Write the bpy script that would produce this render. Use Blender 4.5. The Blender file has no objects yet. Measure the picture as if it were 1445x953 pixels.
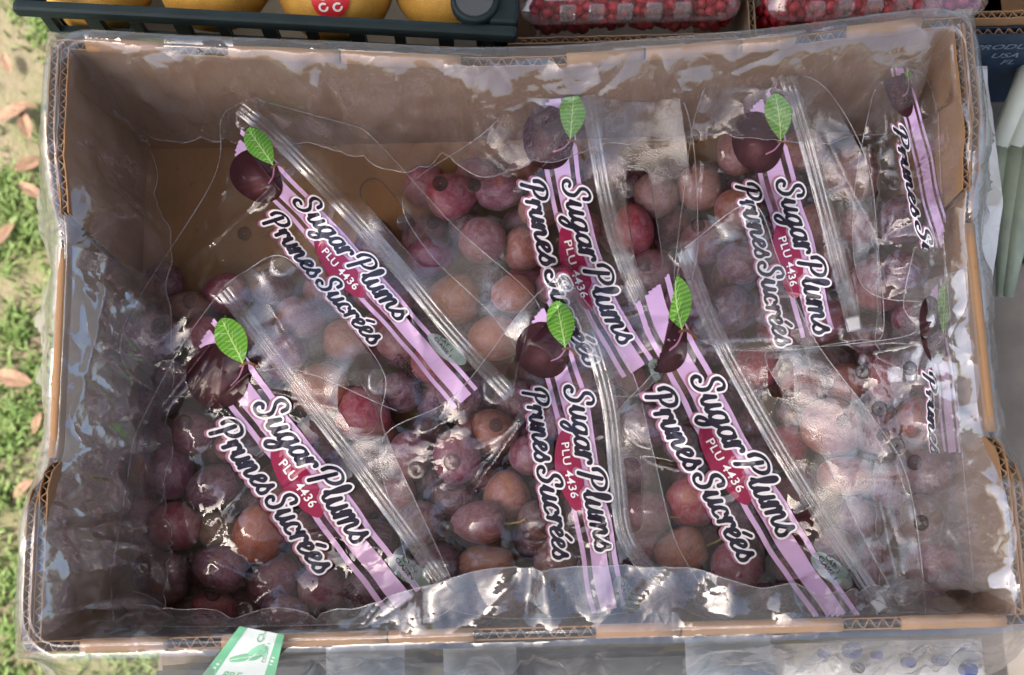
import bpy, bmesh, math, random
import numpy as np
from mathutils import Vector, Matrix

random.seed(7)
RNG = np.random.default_rng(11)
R = math.radians
scene = bpy.context.scene
COL = scene.collection

# ------------------------------------------------------------------ camera
CAM = np.array([-0.0103, -0.1941, 1.0039])
TILT, YAW, FPX = 0.21985, -0.02752, 1888.3
PW, PH = 1445.0, 953.0
cam_d = bpy.data.cameras.new("camera")
cam = bpy.data.objects.new("camera", cam_d)
COL.objects.link(cam)
cam_d.sensor_fit = 'HORIZONTAL'
cam_d.sensor_width = 36.0
cam_d.lens = 36.0 * FPX / PW
cam_d.clip_start = 0.01
cam_d.clip_end = 500
cam_d.dof.use_dof = True
cam_d.dof.focus_distance = 0.89
cam_d.dof.aperture_fstop = 9.0
cam.location = CAM
cam.rotation_euler = (TILT, 0, YAW)
scene.camera = cam

# ------------------------------------------------------------------ world, sun, exposure
SUN_EL, SUN_AZ = 60.0, -112.0         # azimuth 0 = +Y (behind the crates), -90 = from the left
world = bpy.data.worlds.new("World")
scene.world = world
world.use_nodes = True
wn = world.node_tree
sky = wn.nodes.new("ShaderNodeTexSky")
sky.sky_type = 'NISHITA'
sky.sun_disc = False
sky.sun_elevation = R(SUN_EL)
sky.sun_rotation = R(SUN_AZ)
sky.air_density = 0.9
sky.dust_density = 5.0
sky.ozone_density = 0.6
bg = wn.nodes["Background"]
bg.inputs["Strength"].default_value = 0.15
wn.links.new(sky.outputs[0], bg.inputs["Color"])
sun_d = bpy.data.lights.new("sun", 'SUN')
sun_d.energy = 2.2
sun_d.angle = R(0.6)
sun_d.color = (1.0, 0.97, 0.93)
sun = bpy.data.objects.new("sun", sun_d)
COL.objects.link(sun)
sun.rotation_euler = Vector((math.sin(R(SUN_AZ)) * math.cos(R(SUN_EL)), math.cos(R(SUN_AZ)) * math.cos(R(SUN_EL)), math.sin(R(SUN_EL)))).to_track_quat('Z', 'Y').to_euler()
scene.view_settings.view_transform = 'Standard'
scene.view_settings.look = 'None'
scene.view_settings.gamma = 1
scene.view_settings.use_curve_mapping = False
scene.view_settings.exposure = 1.58
cy = scene.cycles
cy.max_bounces = 10
cy.diffuse_bounces = 4
cy.glossy_bounces = 4
cy.transmission_bounces = 6
cy.transparent_max_bounces = 40
cy.caustics_reflective = False
cy.caustics_refractive = False
cy.sample_clamp_indirect = 4.0
cy.use_denoising = True


# ------------------------------------------------------------------ helpers
def unproject(px, py, z):
    """image position + real height -> world point"""
    px = np.asarray(px, float); py = np.asarray(py, float)
    x = (px - PW / 2) / FPX; y = -(py - PH / 2) / FPX; zc = -np.ones_like(x)
    c, s = math.cos(TILT), math.sin(TILT)
    y2 = c * y - s * zc; z2 = s * y + c * zc
    c, s = math.cos(YAW), math.sin(YAW)
    x3 = c * x - s * y2; y3 = s * x + c * y2
    k = (z - CAM[2]) / z2
    return np.stack([CAM[0] + k * x3, CAM[1] + k * y3, np.broadcast_to(z, x.shape) * np.ones_like(x)], -1)


def at(px, py, z):
    return Vector(unproject(np.array([px]), np.array([py]), np.array([z]))[0])


def to_px(p):
    d = np.asarray(p, float) - CAM
    c, s = math.cos(YAW), math.sin(YAW)
    x = c * d[..., 0] + s * d[..., 1]; y = -s * d[..., 0] + c * d[..., 1]; z = d[..., 2]
    c, s = math.cos(TILT), math.sin(TILT)
    y, z = c * y + s * z, -s * y + c * z
    return PW / 2 + FPX * x / -z, PH / 2 - FPX * y / -z


def tag(o, label=None, cat=None, group=None, kind=None):
    for k, v in (("label", label), ("category", cat), ("group", group), ("kind", kind)):
        if v:
            o[k] = v
    return o


def empty(name, loc=(0, 0, 0), rz=0.0):
    o = bpy.data.objects.new(name, None)
    o.empty_display_size = 0.02
    o.location = loc
    o.rotation_euler = (0, 0, rz)
    COL.objects.link(o)
    return o


def mesh_obj(name, verts, faces, mats, parent=None, smooth=False, mat_idx=None, origin=None):
    """verts are world coordinates unless the parent carries a transform of its own"""
    me = bpy.data.meshes.new(name)
    verts = np.asarray(verts, float)
    if origin is not None:
        verts = verts - np.asarray(origin)
    elif parent is not None:
        verts = verts - np.asarray(parent.location)
    me.from_pydata(verts.tolist(), [], [list(map(int, f)) for f in faces])
    for m in (mats if isinstance(mats, (list, tuple)) else [mats]):
        me.materials.append(m)
    if mat_idx is not None:
        me.polygons.foreach_set("material_index", np.asarray(mat_idx, np.int32))
    if smooth:
        me.polygons.foreach_set("use_smooth", np.ones(len(me.polygons), bool))
    me.update()
    o = bpy.data.objects.new(name, me)
    COL.objects.link(o)
    if parent is not None:
        o.parent = parent
    if origin is not None and parent is None:
        o.location = origin
    return o


class MB:
    """collects boxes and other closed pieces for one mesh"""
    def __init__(self):
        self.v, self.f = [], []

    def add(self, v, f):
        n = len(self.v)
        self.v += [tuple(p) for p in v]
        self.f += [[i + n for i in q] for q in f]

    def box(self, lo, hi):
        x0, y0, z0 = lo; x1, y1, z1 = hi
        self.add([(x0, y0, z0), (x1, y0, z0), (x1, y1, z0), (x0, y1, z0), (x0, y0, z1), (x1, y0, z1), (x1, y1, z1), (x0, y1, z1)],
                 [(3, 2, 1, 0), (4, 5, 6, 7), (0, 1, 5, 4), (1, 2, 6, 5), (2, 3, 7, 6), (3, 0, 4, 7)])

    def tube(self, pts, radii, seg=8, cap=True):
        pts = [Vector(p) for p in pts]
        n0 = len(self.v)
        rings = []
        up = Vector((0.13, 0.27, 1)).normalized()
        for i, p in enumerate(pts):
            d = (pts[min(i + 1, len(pts) - 1)] - pts[max(i - 1, 0)]).normalized()
            a = d.cross(up)
            if a.length < 1e-4:
                a = d.cross(Vector((1, 0, 0)))
            a.normalize(); b = d.cross(a)
            r = radii[i] if isinstance(radii, (list, tuple)) else radii
            rings.append([p + a * (r * math.cos(6.2832 * k / seg)) + b * (r * math.sin(6.2832 * k / seg)) for k in range(seg)])
        v = [q for g in rings for q in g]
        f = []
        for i in range(len(pts) - 1):
            for k in range(seg):
                f.append((i * seg + k, i * seg + (k + 1) % seg, (i + 1) * seg + (k + 1) % seg, (i + 1) * seg + k))
        if cap:
            f.append(list(range(seg))[::-1]); f.append([(len(pts) - 1) * seg + k for k in range(seg)])
        self.add(v, f)

    def build(self, name, mat, parent=None, smooth=False, bevel=0.0, origin=None):
        o = mesh_obj(name, self.v, self.f, mat, parent, smooth, origin=origin)
        if bevel:
            m = o.modifiers.new("bevel", 'BEVEL'); m.width = bevel; m.segments = 2; m.limit_method = 'ANGLE'
        return o


def lin(r, g, b):
    return tuple(((c / 255) / 12.92 if c / 255 <= 0.04045 else ((c / 255 + 0.055) / 1.055) ** 2.4) for c in (r, g, b)) + (1.0,)


# ------------------------------------------------------------------ materials
class NT:
    def __init__(self, name):
        self.m = bpy.data.materials.new(name)
        self.m.use_nodes = True
        self.t = self.m.node_tree
        self.t.nodes.clear()
        self.out = self.n("ShaderNodeOutputMaterial")

    def n(self, t, **kw):
        nd = self.t.nodes.new(t)
        for k, v in kw.items():
            if hasattr(nd, k):
                setattr(nd, k, v)
            else:
                nd.inputs[k.replace('_', ' ')].default_value = v
        return nd

    def l(self, a, b):
        self.t.links.new(a, b)

    def math(self, op, a, b=None, clamp=False):
        nd = self.n("ShaderNodeMath", operation=op); nd.use_clamp = clamp
        for i, x in enumerate((a, b)):
            if x is None:
                continue
            if isinstance(x, (int, float)):
                nd.inputs[i].default_value = x
            else:
                self.l(x, nd.inputs[i])
        return nd.outputs[0]

    def mix(self, fac, a, b, blend='MIX'):
        nd = self.n("ShaderNodeMix", data_type='RGBA', blend_type=blend)
        for s, x in ((nd.inputs[0], fac), (nd.inputs[6], a), (nd.inputs[7], b)):
            if isinstance(x, (int, float)):
                s.default_value = x
            elif isinstance(x, tuple):
                s.default_value = x
            else:
                self.l(x, s)
        return nd.outputs[2]

    def noise(self, scale, detail=4, rough=0.55, coord=None, dist=0.0, dims='3D'):
        nd = self.n("ShaderNodeTexNoise", Scale=scale, Detail=detail, Roughness=rough, Distortion=dist)
        if coord is not None:
            self.l(coord, nd.inputs["Vector"])
        return nd.outputs[0]

    def ramp(self, x, stops):
        nd = self.n("ShaderNodeValToRGB")
        el = nd.color_ramp.elements
        while len(el) < len(stops):
            el.new(0.5)
        for e, (p, c) in zip(el, stops):
            e.position = p
            e.color = c if isinstance(c, tuple) else (c, c, c, 1)
        self.l(x, nd.inputs[0])
        return nd.outputs[0]

    def pos(self):
        return self.n("ShaderNodeNewGeometry").outputs["Position"]

    def obj(self):
        return self.n("ShaderNodeTexCoord").outputs["Object"]

    def bump(self, h, strength, dist):
        nd = self.n("ShaderNodeBump", Strength=strength, Distance=dist)
        self.l(h, nd.inputs["Height"])
        return nd.outputs[0]

    def principled(self, color, rough=0.5, normal=None, **kw):
        nd = self.n("ShaderNodeBsdfPrincipled")
        for key, x in (("Base Color", color), ("Roughness", rough)):
            if isinstance(x, (int, float, tuple)):
                nd.inputs[key].default_value = x
            else:
                self.l(x, nd.inputs[key])
        for k, v in kw.items():
            nd.inputs[k.replace('_', ' ')].default_value = v
        if normal is not None:
            self.l(normal, nd.inputs["Normal"])
        self.l(nd.outputs[0], self.out.inputs[0])
        return nd


def film_bump(t, k=1.0, seed=0.0, fs=1.0):
    """the crinkle relief shared by clear film and by the print on it"""
    mp = t.n("ShaderNodeMapping")
    mp.inputs["Location"].default_value = (seed, seed * 0.7, 0)
    t.l(t.pos(), mp.inputs[0])
    p = mp.outputs[0]
    nz = t.n("ShaderNodeTexNoise", Scale=19.0, Detail=2.0)
    t.l(p, nz.inputs["Vector"])
    add = t.n("ShaderNodeVectorMath", operation='MULTIPLY_ADD')
    t.l(nz.outputs["Color"], add.inputs[0]); add.inputs[1].default_value = (0.022, 0.022, 0.022); t.l(p, add.inputs[2])
    h = None
    for sc, k_ in ((24.0 * fs, 0.34), (66.0 * fs, 0.22)):
        # each cell is one flat facet with a tilt of its own
        v = t.n("ShaderNodeTexVoronoi", Scale=sc)
        t.l(add.outputs[0], v.inputs["Vector"])
        loc = t.n("ShaderNodeVectorMath", operation='SUBTRACT'); t.l(add.outputs[0], loc.inputs[0]); t.l(v.outputs["Position"], loc.inputs[1])
        til = t.n("ShaderNodeVectorMath", operation='SUBTRACT'); t.l(v.outputs["Color"], til.inputs[0]); til.inputs[1].default_value = (0.5, 0.5, 0.5)
        dt = t.n("ShaderNodeVectorMath", operation='DOT_PRODUCT'); t.l(loc.outputs[0], dt.inputs[0]); t.l(til.outputs[0], dt.inputs[1])
        q = t.math('MULTIPLY', dt.outputs["Value"], k_)
        h = q if h is None else t.math('ADD', h, q)
    rg = t.math('ABSOLUTE', t.math('SUBTRACT', t.noise(20.0, 3.0, 0.5, p, 0.8), 0.5))
    h = t.math('ADD', h, t.math('MULTIPLY', rg, -0.0035))
    h = t.math('ADD', h, t.math('MULTIPLY', t.noise(160.0, 2.0, 0.5, p, 0.3), 0.0002))
    return t.bump(h, min(1.0, 0.8 * k), 1.0)


def schlick(t, base, nrm, power=5.0, top=0.7):
    lw = t.n("ShaderNodeLayerWeight", Blend=0.5)
    if nrm is not None:
        t.l(nrm, lw.inputs["Normal"])
    f = t.math('POWER', lw.outputs["Facing"], power)
    return t.math('ADD', t.math('MULTIPLY', f, top - base), base, clamp=True)


def film_mat(name, haze=0.05, base=0.09, rough=0.07, bumpk=1.0, seed=0.0, tint=(0.97, 0.97, 0.97, 1), emboss=False, hazecol=(0.75, 0.76, 0.78, 1), fs=1.0):
    t = NT(name)
    nrm = film_bump(t, bumpk, seed, fs)
    tr = t.n("ShaderNodeBsdfTransparent"); tr.inputs[0].default_value = tint
    df = t.n("ShaderNodeBsdfDiffuse"); df.inputs[0].default_value = hazecol
    tl = t.n("ShaderNodeBsdfTranslucent"); tl.inputs[0].default_value = hazecol
    hz = t.n("ShaderNodeMixShader", Fac=0.4)
    t.l(df.outputs[0], hz.inputs[1]); t.l(tl.outputs[0], hz.inputs[2])
    m1 = t.n("ShaderNodeMixShader")
    hn = t.math('MULTIPLY', t.ramp(t.noise(14.0, 5.0, 0.65, t.pos(), 0.8), [(0.3, 0.45), (0.75, 1.6)]), haze)
    if emboss:
        vv = t.n("ShaderNodeTexVoronoi", Scale=900.0); t.l(t.pos(), vv.inputs["Vector"])
        hn = t.math('MULTIPLY', hn, t.math('ADD', t.math('MULTIPLY', vv.outputs["Distance"], 0.8), 0.6))
        nrm2 = t.n("ShaderNodeBump", Strength=0.35, Distance=0.0004)
        t.l(vv.outputs["Distance"], nrm2.inputs["Height"]); t.l(nrm, nrm2.inputs["Normal"])
        nrm = nrm2.outputs[0]
    t.l(hn, m1.inputs[0]); t.l(tr.outputs[0], m1.inputs[1]); t.l(hz.outputs[0], m1.inputs[2])
    gl = t.n("ShaderNodeBsdfGlossy", Roughness=rough)
    t.l(nrm, gl.inputs["Normal"])
    m2 = t.n("ShaderNodeMixShader")
    t.l(schlick(t, base, nrm), m2.inputs[0]); t.l(m1.outputs[0], m2.inputs[1]); t.l(gl.outputs[0], m2.inputs[2])
    t.l(m2.outputs[0], t.out.inputs[0])
    return t.m


def print_mat(name, color, seed=0.0, fn=None, rough=0.1, base=0.045):
    """ink on film: opaque colour under the same gloss and crinkles as the film"""
    t = NT(name)
    nrm = film_bump(t, 1.0, seed)
    df = t.n("ShaderNodeBsdfDiffuse")
    c = fn(t) if fn else color
    if isinstance(c, tuple):
        df.inputs[0].default_value = c
    else:
        t.l(c, df.inputs[0])
    gl = t.n("ShaderNodeBsdfGlossy", Roughness=rough)
    t.l(nrm, gl.inputs["Normal"])
    m = t.n("ShaderNodeMixShader")
    t.l(schlick(t, base, nrm), m.inputs[0]); t.l(df.outputs[0], m.inputs[1]); t.l(gl.outputs[0], m.inputs[2])
    t.l(m.outputs[0], t.out.inputs[0])
    return t.m


M = {}


def cardboard(name, col, k=1.0):
    t = NT(name)
    p = t.pos()
    mp = t.n("ShaderNodeMapping"); mp.inputs["Scale"].default_value = (1, 1, 0.12)
    t.l(p, mp.inputs[0])
    fib = t.noise(900.0, 3.0, 0.7, mp.outputs[0])
    big = t.noise(9.0, 5.0, 0.6, p, 0.5)
    rib = t.n("ShaderNodeTexWave", Scale=40.0, Distortion=0.6, Detail=1.0)
    t.l(p, rib.inputs["Vector"])
    c = t.mix(t.ramp(big, [(0.3, 0.0), (0.75, 1.0)]), tuple(x * 0.82 for x in col[:3]) + (1,), tuple(min(1, x * 1.12) for x in col[:3]) + (1,))
    c = t.mix(t.ramp(fib, [(0.35, 0.0), (0.8, 0.3)]), c, tuple(x * 0.55 for x in col[:3]) + (1,))
    spot = t.ramp(t.noise(160.0, 2.0, 0.5, p), [(0.68, 0.0), (0.74, 0.45)])
    c = t.mix(spot, c, tuple(x * 0.5 for x in col[:3]) + (1,))
    h = t.math('ADD', t.math('MULTIPLY', fib, 0.5), t.math('MULTIPLY', rib.outputs[0], 0.25))
    t.principled(c, 0.82, t.bump(h, 0.35, 0.0008), Specular_IOR_Level=0.25)
    M[name] = t.m
    return t.m


cardboard("cardboard", (0.32, 0.175, 0.085))
cardboard("cardboard_edge", (0.38, 0.215, 0.105))
cardboard("cardboard_flute", (0.30, 0.195, 0.115))
cardboard("cardboard_grey", (0.36, 0.27, 0.2))

M["film_body"] = film_mat("clear_film", haze=0.009, base=0.075, rough=0.03, bumpk=1.0)
M["film_header"] = film_mat("header_film", haze=0.085, base=0.10, rough=0.08, bumpk=0.6, emboss=True, hazecol=(0.62, 0.56, 0.5, 1))
M["film_back"] = film_mat("back_film", haze=0.02, base=0.04, rough=0.1, bumpk=1.0)
M["film_liner"] = film_mat("liner_film", haze=0.085, base=0.12, rough=0.04, bumpk=1.2, seed=3.0, fs=0.62)
M["film_glare"] = film_mat("liner_film_glare", haze=0.2, base=0.24, rough=0.05, bumpk=1.2, seed=3.0, fs=0.62)  # whiter, shinier copy of the liner film, painting glare onto it
M["zip"] = film_mat("zip_plastic", haze=0.2, base=0.14, rough=0.1, bumpk=0.25, hazecol=(0.85, 0.84, 0.83, 1))
M["seam"] = film_mat("welded_edge", haze=0.3, base=0.10, rough=0.1, bumpk=0.2)
M["rim_and_vent_dark"] = film_mat("punched_edge_and_vent_dark", haze=0.7, base=0.05, rough=0.2, bumpk=0.2, hazecol=(0.06, 0.05, 0.05, 1))  # near-black film: handle edges, and the painted dark of the vents

M["ink_lilac"] = print_mat("ink_lilac", (0.56, 0.37, 0.58, 1))
M["ink_white"] = print_mat("ink_white", (0.86, 0.83, 0.85, 1))
M["ink_navy"] = print_mat("ink_navy", (0.022, 0.018, 0.035, 1))
M["ink_mauve"] = print_mat("ink_mauve", (0.38, 0.16, 0.25, 1))
M["ink_badge"] = print_mat("ink_badge", (0.27, 0.018, 0.065, 1))
M["ink_black"] = print_mat("ink_black", (0.02, 0.02, 0.025, 1))
M["ink_stem"] = print_mat("ink_stem", (0.16, 0.07, 0.03, 1))
M["ink_aqua"] = film_mat("ink_aqua", haze=0.45, base=0.08, rough=0.1, hazecol=(0.5, 0.68, 0.62, 1))


def uv_fn(t):
    return t.n("ShaderNodeUVMap", uv_map="print").outputs[0]


def plum_print(t):
    # printed picture of a plum: the modelling of the fruit is part of the artwork
    sep = t.n("ShaderNodeSeparateXYZ"); t.l(uv_fn(t), sep.inputs[0])
    n = t.noise(3.0, 3.0, 0.5, uv_fn(t), 0.4)
    d = t.n("ShaderNodeVectorMath", operation='DISTANCE')
    t.l(uv_fn(t), d.inputs[0]); d.inputs[1].default_value = (0.25, 0.2, 0)
    x = t.math('ADD', d.outputs["Value"], t.math('MULTIPLY', n, 0.5))
    return t.ramp(x, [(0.2, (0.13, 0.055, 0.058, 1)), (0.6, (0.062, 0.022, 0.025, 1)), (1.0, (0.036, 0.013, 0.016, 1))])


def leaf_print(t):
    w = t.n("ShaderNodeTexWave", Scale=1.6, Distortion=1.5, Detail=2.0); t.l(uv_fn(t), w.inputs["Vector"])
    n = t.noise(3.0, 3.0, 0.5, uv_fn(t))
    return t.mix(t.math('MULTIPLY', t.math('ADD', w.outputs[0], n), 0.5), (0.05, 0.19, 0.02, 1), (0.22, 0.46, 0.07, 1))


M["ink_plum"] = print_mat("ink_plum", None, fn=plum_print, base=0.022)
M["ink_leaf"] = print_mat("ink_leaf", None, fn=leaf_print)
M["ink_leaf_vein"] = print_mat("ink_leaf_vein", (0.42, 0.62, 0.2, 1))


def fruit_mat():
    t = NT("plum_skin")
    oi = t.n("ShaderNodeObjectInfo")
    mp = t.n("ShaderNodeMapping")
    t.l(t.obj(), mp.inputs[0])
    cmb = t.n("ShaderNodeCombineXYZ")
    t.l(t.math('MULTIPLY', oi.outputs["Random"], 9.0), cmb.inputs[0]); t.l(t.math('MULTIPLY', oi.outputs["Random"], 23.0), cmb.inputs[1])
    t.l(cmb.outputs[0], mp.inputs["Location"])
    p = mp.outputs[0]
    base = oi.outputs["Color"]
    n1 = t.noise(60.0, 4.0, 0.6, p, 0.6)
    n2 = t.noise(520.0, 4.0, 0.75, p)
    n3 = t.noise(110.0, 8.0, 0.8, p, 1.3)
    ripe = t.mix(t.ramp(n1, [(0.56, 0.0), (0.72, 0.75)]), base, t.mix(0.5, base, (0.42, 0.19, 0.05, 1)))
    dark = t.mix(t.ramp(n1, [(0.28, 0.6), (0.45, 0.0)]), ripe, (0.05, 0.012, 0.022, 1))
    speck = t.mix(t.ramp(n2, [(0.55, 0.0), (0.72, 0.5)]), dark, (0.42, 0.22, 0.17, 1))
    bloom = t.ramp(n3, [(0.42, 0.0), (0.53, 0.2), (0.68, 0.52)])
    c = t.mix(bloom, speck, (0.43, 0.31, 0.37, 1))
    scr = t.ramp(t.noise(30.0, 2.0, 0.4, p, 3.0), [(0.495, 0.0), (0.5, 0.3), (0.505, 0.0)])
    c = t.mix(scr, c, (0.24, 0.10, 0.07, 1))
    rough = t.math('ADD', t.math('MULTIPLY', bloom, 0.3), 0.42)
    pr = t.principled(c, rough, t.bump(t.math('ADD', t.math('MULTIPLY', n2, 0.15), n3), 0.14, 0.002), Specular_IOR_Level=0.45)
    pr.inputs["Subsurface Weight"].default_value = 0.12
    pr.inputs["Subsurface Radius"].default_value = (0.006, 0.0015, 0.001)
    M["plum"] = t.m


fruit_mat()


def plain(name, col, rough=0.5, noise_scale=60.0, var=0.15, bump=0.0, **kw):
    t = NT(name)
    n = t.noise(noise_scale, 4.0, 0.6, t.obj())
    c = t.mix(t.ramp(n, [(0.3, 0.0), (0.7, 1.0)]), tuple(x * (1 - var) for x in col) + (1,), tuple(min(1, x * (1 + var)) for x in col) + (1,))
    nr = t.bump(n, bump, 0.002) if bump else None
    t.principled(c, rough, nr, **kw)
    M[name] = t.m
    return t.m


plain("stem", (0.30, 0.2, 0.06), 0.7, 300)
plain("crate_plastic", (0.012, 0.022, 0.024), 0.5, 40, 0.2, 0.05, Specular_IOR_Level=0.2)
plain("sticker_red", (0.55, 0.02, 0.03), 0.4, 40, 0.05)
plain("sticker_white", (0.8, 0.78, 0.78), 0.4, 40, 0.05)
plain("paper_cream", (0.72, 0.68, 0.55), 0.8, 60, 0.1)
plain("carton_blue", (0.04, 0.10, 0.26), 0.6, 30, 0.15)
plain("carton_navy", (0.012, 0.03, 0.055), 0.55, 30, 0.15)
plain("carton_print", (0.16, 0.22, 0.27), 0.6, 30, 0.1)
plain("berry", (0.42, 0.012, 0.03), 0.32, 250, 0.25, 0.2)
plain("tape_white", (0.6, 0.64, 0.6), 0.35, 50, 0.06)
plain("tape_green", (0.14, 0.40, 0.22), 0.35, 50, 0.08)
ws_ = NT("bag_white")
ws_n = film_bump(ws_, 1.2, 5.0)
ws_.principled(ws_.mix(ws_.ramp(ws_.noise(30.0, 4.0, 0.6, ws_.pos()), [(0.35, 0.0), (0.7, 1.0)]), (0.2, 0.2, 0.2, 1), (0.3, 0.3, 0.3, 1)), 0.3, ws_n)
M["bag_white"] = ws_.m
wk_ = NT("sack_white")
wk_.principled(wk_.mix(wk_.noise(30.0, 4.0, 0.6, wk_.pos()), (0.6, 0.6, 0.58, 1), (0.72, 0.72, 0.7, 1)), 0.35, film_bump(wk_, 1.2, 9.0))
M["sack_white"] = wk_.m
plain("bag_blue", (0.02, 0.035, 0.13), 0.35, 40, 0.1)
plain("label_blue", (0.13, 0.16, 0.19), 0.4, 40, 0.15)
plain("leek_white", (0.62, 0.66, 0.56), 0.5, 20, 0.1)
plain("leek_green", (0.3, 0.36, 0.27), 0.5, 20, 0.3)
plain("table_wood", (0.22, 0.19, 0.16), 0.8, 12, 0.3, 0.1)
plain("dry_leaf", (0.22, 0.13, 0.08), 0.8, 120, 0.4, 0.3)
plain("slider_white", (0.5, 0.49, 0.48), 0.3, 60, 0.04)
plain("steel", (0.3, 0.3, 0.31), 0.4, 60, 0.1, Metallic=0.8)
plain("tray_dark", (0.05, 0.055, 0.06), 0.5, 20, 0.3)


def pear_mat():
    t = NT("pear_skin")
    p = t.obj()
    n = t.noise(40.0, 4.0, 0.6, p)
    v = t.n("ShaderNodeTexVoronoi", Scale=420.0); t.l(p, v.inputs["Vector"])
    c = t.mix(t.ramp(n, [(0.3, 0.0), (0.7, 1.0)]), (0.40, 0.20, 0.03, 1), (0.58, 0.33, 0.06, 1))
    c = t.mix(t.ramp(v.outputs["Distance"], [(0.12, 0.45), (0.3, 0.0)]), c, (0.66, 0.5, 0.2, 1))
    t.principled(c, 0.55)
    M["pear"] = t.m


pear_mat()

tc = NT("canopy_fabric")
d1 = tc.n("ShaderNodeBsdfDiffuse"); d1.inputs[0].default_value = (0.2, 0.2, 0.2, 1)
d2 = tc.n("ShaderNodeBsdfTranslucent"); d2.inputs[0].default_value = (0.5, 0.5, 0.5, 1)
mx = tc.n("ShaderNodeMixShader", Fac=0.2)
tc.l(d1.outputs[0], mx.inputs[1]); tc.l(d2.outputs[0], mx.inputs[2]); tc.l(mx.outputs[0], tc.out.inputs[0])
M["canopy"] = tc.m

tg = NT("ground_soil")
gp = tg.pos()
g1 = tg.noise(7.0, 5.0, 0.6, gp, 0.3); g2 = tg.noise(80.0, 4.0, 0.7, gp)
gc = tg.mix(tg.ramp(g1, [(0.4, 0.0), (0.62, 1.0)]), (0.22, 0.18, 0.12, 1), (0.14, 0.16, 0.06, 1))
gc = tg.mix(tg.ramp(g2, [(0.35, 0.5), (0.6, 0.0)]), gc, (0.24, 0.18, 0.12, 1))
tg.principled(gc, 0.95, tg.bump(g2, 0.6, 0.02))
M["soil"] = tg.m
tb = NT("grass_blade")
oi_n = tb.noise(40.0, 3.0, 0.6, tb.pos())
bc = tb.mix(tb.ramp(oi_n, [(0.3, 0.0), (0.7, 1.0)]), (0.085, 0.16, 0.03, 1), (0.22, 0.29, 0.09, 1))
tb.principled(bc, 0.6)
M["grass"] = tb.m

# ------------------------------------------------------------------ the setting: ground, canopy, table
GZ = -0.75
gv = [(-60, -60, GZ), (60, -60, GZ), (60, 60, GZ), (-60, 60, GZ)]
tag(mesh_obj("ground", gv, [(0, 1, 2, 3)], M["soil"]), "patchy sunlit soil and lawn beside the stall", kind="structure")


def grass():
    v, f = [], []
    rr = random.Random(4)
    cl = [(rr.uniform(-1.25, -0.28), rr.uniform(-0.95, 1.0)) for _ in range(560)]
    cl += [(rr.uniform(0.35, 0.9), rr.uniform(-0.8, -0.2)) for _ in range(60)]
    for (cx, cy_) in cl:
        big = rr.random() < 0.55
        for _ in range(210 if big else 60):
            a = rr.uniform(0, 6.283); d = abs(rr.gauss(0, 0.034 if big else 0.022))
            x = cx + math.cos(a) * d; y = cy_ + math.sin(a) * d
            h = rr.uniform(0.008, 0.028); w = rr.uniform(0.0011, 0.0022)
            la = rr.uniform(0, 6.283); lean = rr.uniform(0.2, 1.1) * h
            dx, dy = math.cos(la), math.sin(la)
            px_, py_ = -dy * w, dx * w
            n = len(v)
            v += [(x - px_, y - py_, GZ), (x + px_, y + py_, GZ),
                  (x + dx * lean * .4 - px_ * .8, y + dy * lean * .4 - py_ * .8, GZ + h * .7), (x + dx * lean * .4 + px_ * .8, y + dy * lean * .4 + py_ * .8, GZ + h * .7),
                  (x + dx * lean, y + dy * lean, GZ + h)]
            f += [(n, n + 1, n + 3, n + 2), (n + 2, n + 3, n + 4)]
    tag(mesh_obj("grass", v, f, M["grass"]), "short tufts of grass on the pale soil left of the box", kind="stuff")


grass()

# unseen canopy, spread and height set to shade the boxes and darken film reflections; the sun stands to the left, so the grass there stays lit
CX0, CX1, CY0, CY1, CZ = -1.01, 2.6, -0.52, 3.2, 1.42
cn = empty("unseen_canopy", (CX0, CY0, GZ))
tag(cn, "unseen fabric canopy set above the fruit stall to shade it", "canopy")
nx, ny = 18, 30
cv, cf = [], []
for j in range(ny + 1):
    for i in range(nx + 1):
        x = CX0 + (CX1 - CX0) * i / nx; y = CY0 + (CY1 - CY0) * j / ny
        cv.append((x, y, CZ + 0.12 * math.sin(math.pi * i / nx) + 0.02 * math.sin(i * 1.3 + j * 0.9)))
for j in range(ny):
    for i in range(nx):
        a = j * (nx + 1) + i
        cf.append((a, a + 1, a + nx + 2, a + nx + 1))
mesh_obj("fabric_roof", cv, cf, M["canopy"], cn, True)
for (x, y) in ((CX0 + .02, CY0 + .02), (CX1 - .02, CY0 + .02), (CX0 + .02, CY1 - .02), (CX1 - .02, CY1 - .02)):
    b = MB(); b.tube([(x, y, GZ), (x, y, CZ)], 0.018, 10); b.build("post", M["steel"], cn)

tb_ = empty("stall_table", (0.4, 0, GZ))
tag(tb_, "wooden stall table under the plum box and its neighbours", "table")
b = MB()
for k in range(6):
    y0 = -0.62 + k * 0.235
    b = MB(); b.box((-0.27, y0, -0.03), (1.6, y0 + 0.23, -0.004)); b.build("plank", M["table_wood"], tb_, bevel=0.003)
for (x, y) in ((-0.2, -0.55), (1.5, -0.55), (-0.2, 0.72), (1.5, 0.72)):
    b = MB(); b.box((x - .03, y - .03, GZ), (x + .03, y + .03, -0.0305)); b.build("leg", M["table_wood"], tb_)

# ------------------------------------------------------------------ the cardboard box
HB, WB, LB = 0.1965, 0.196, 0.30
box = empty("cardboard_box", (0, 0, 0))
tag(box, "open brown corrugated box full of bagged plums, its end walls dipping in the middle", "box")
b = MB(); b.box((-LB + .0051, -WB + .0066, 0.0), (LB - .0051, WB - .0066, 0.005)); b.build("floor_panel", M["cardboard"], box)


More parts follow.
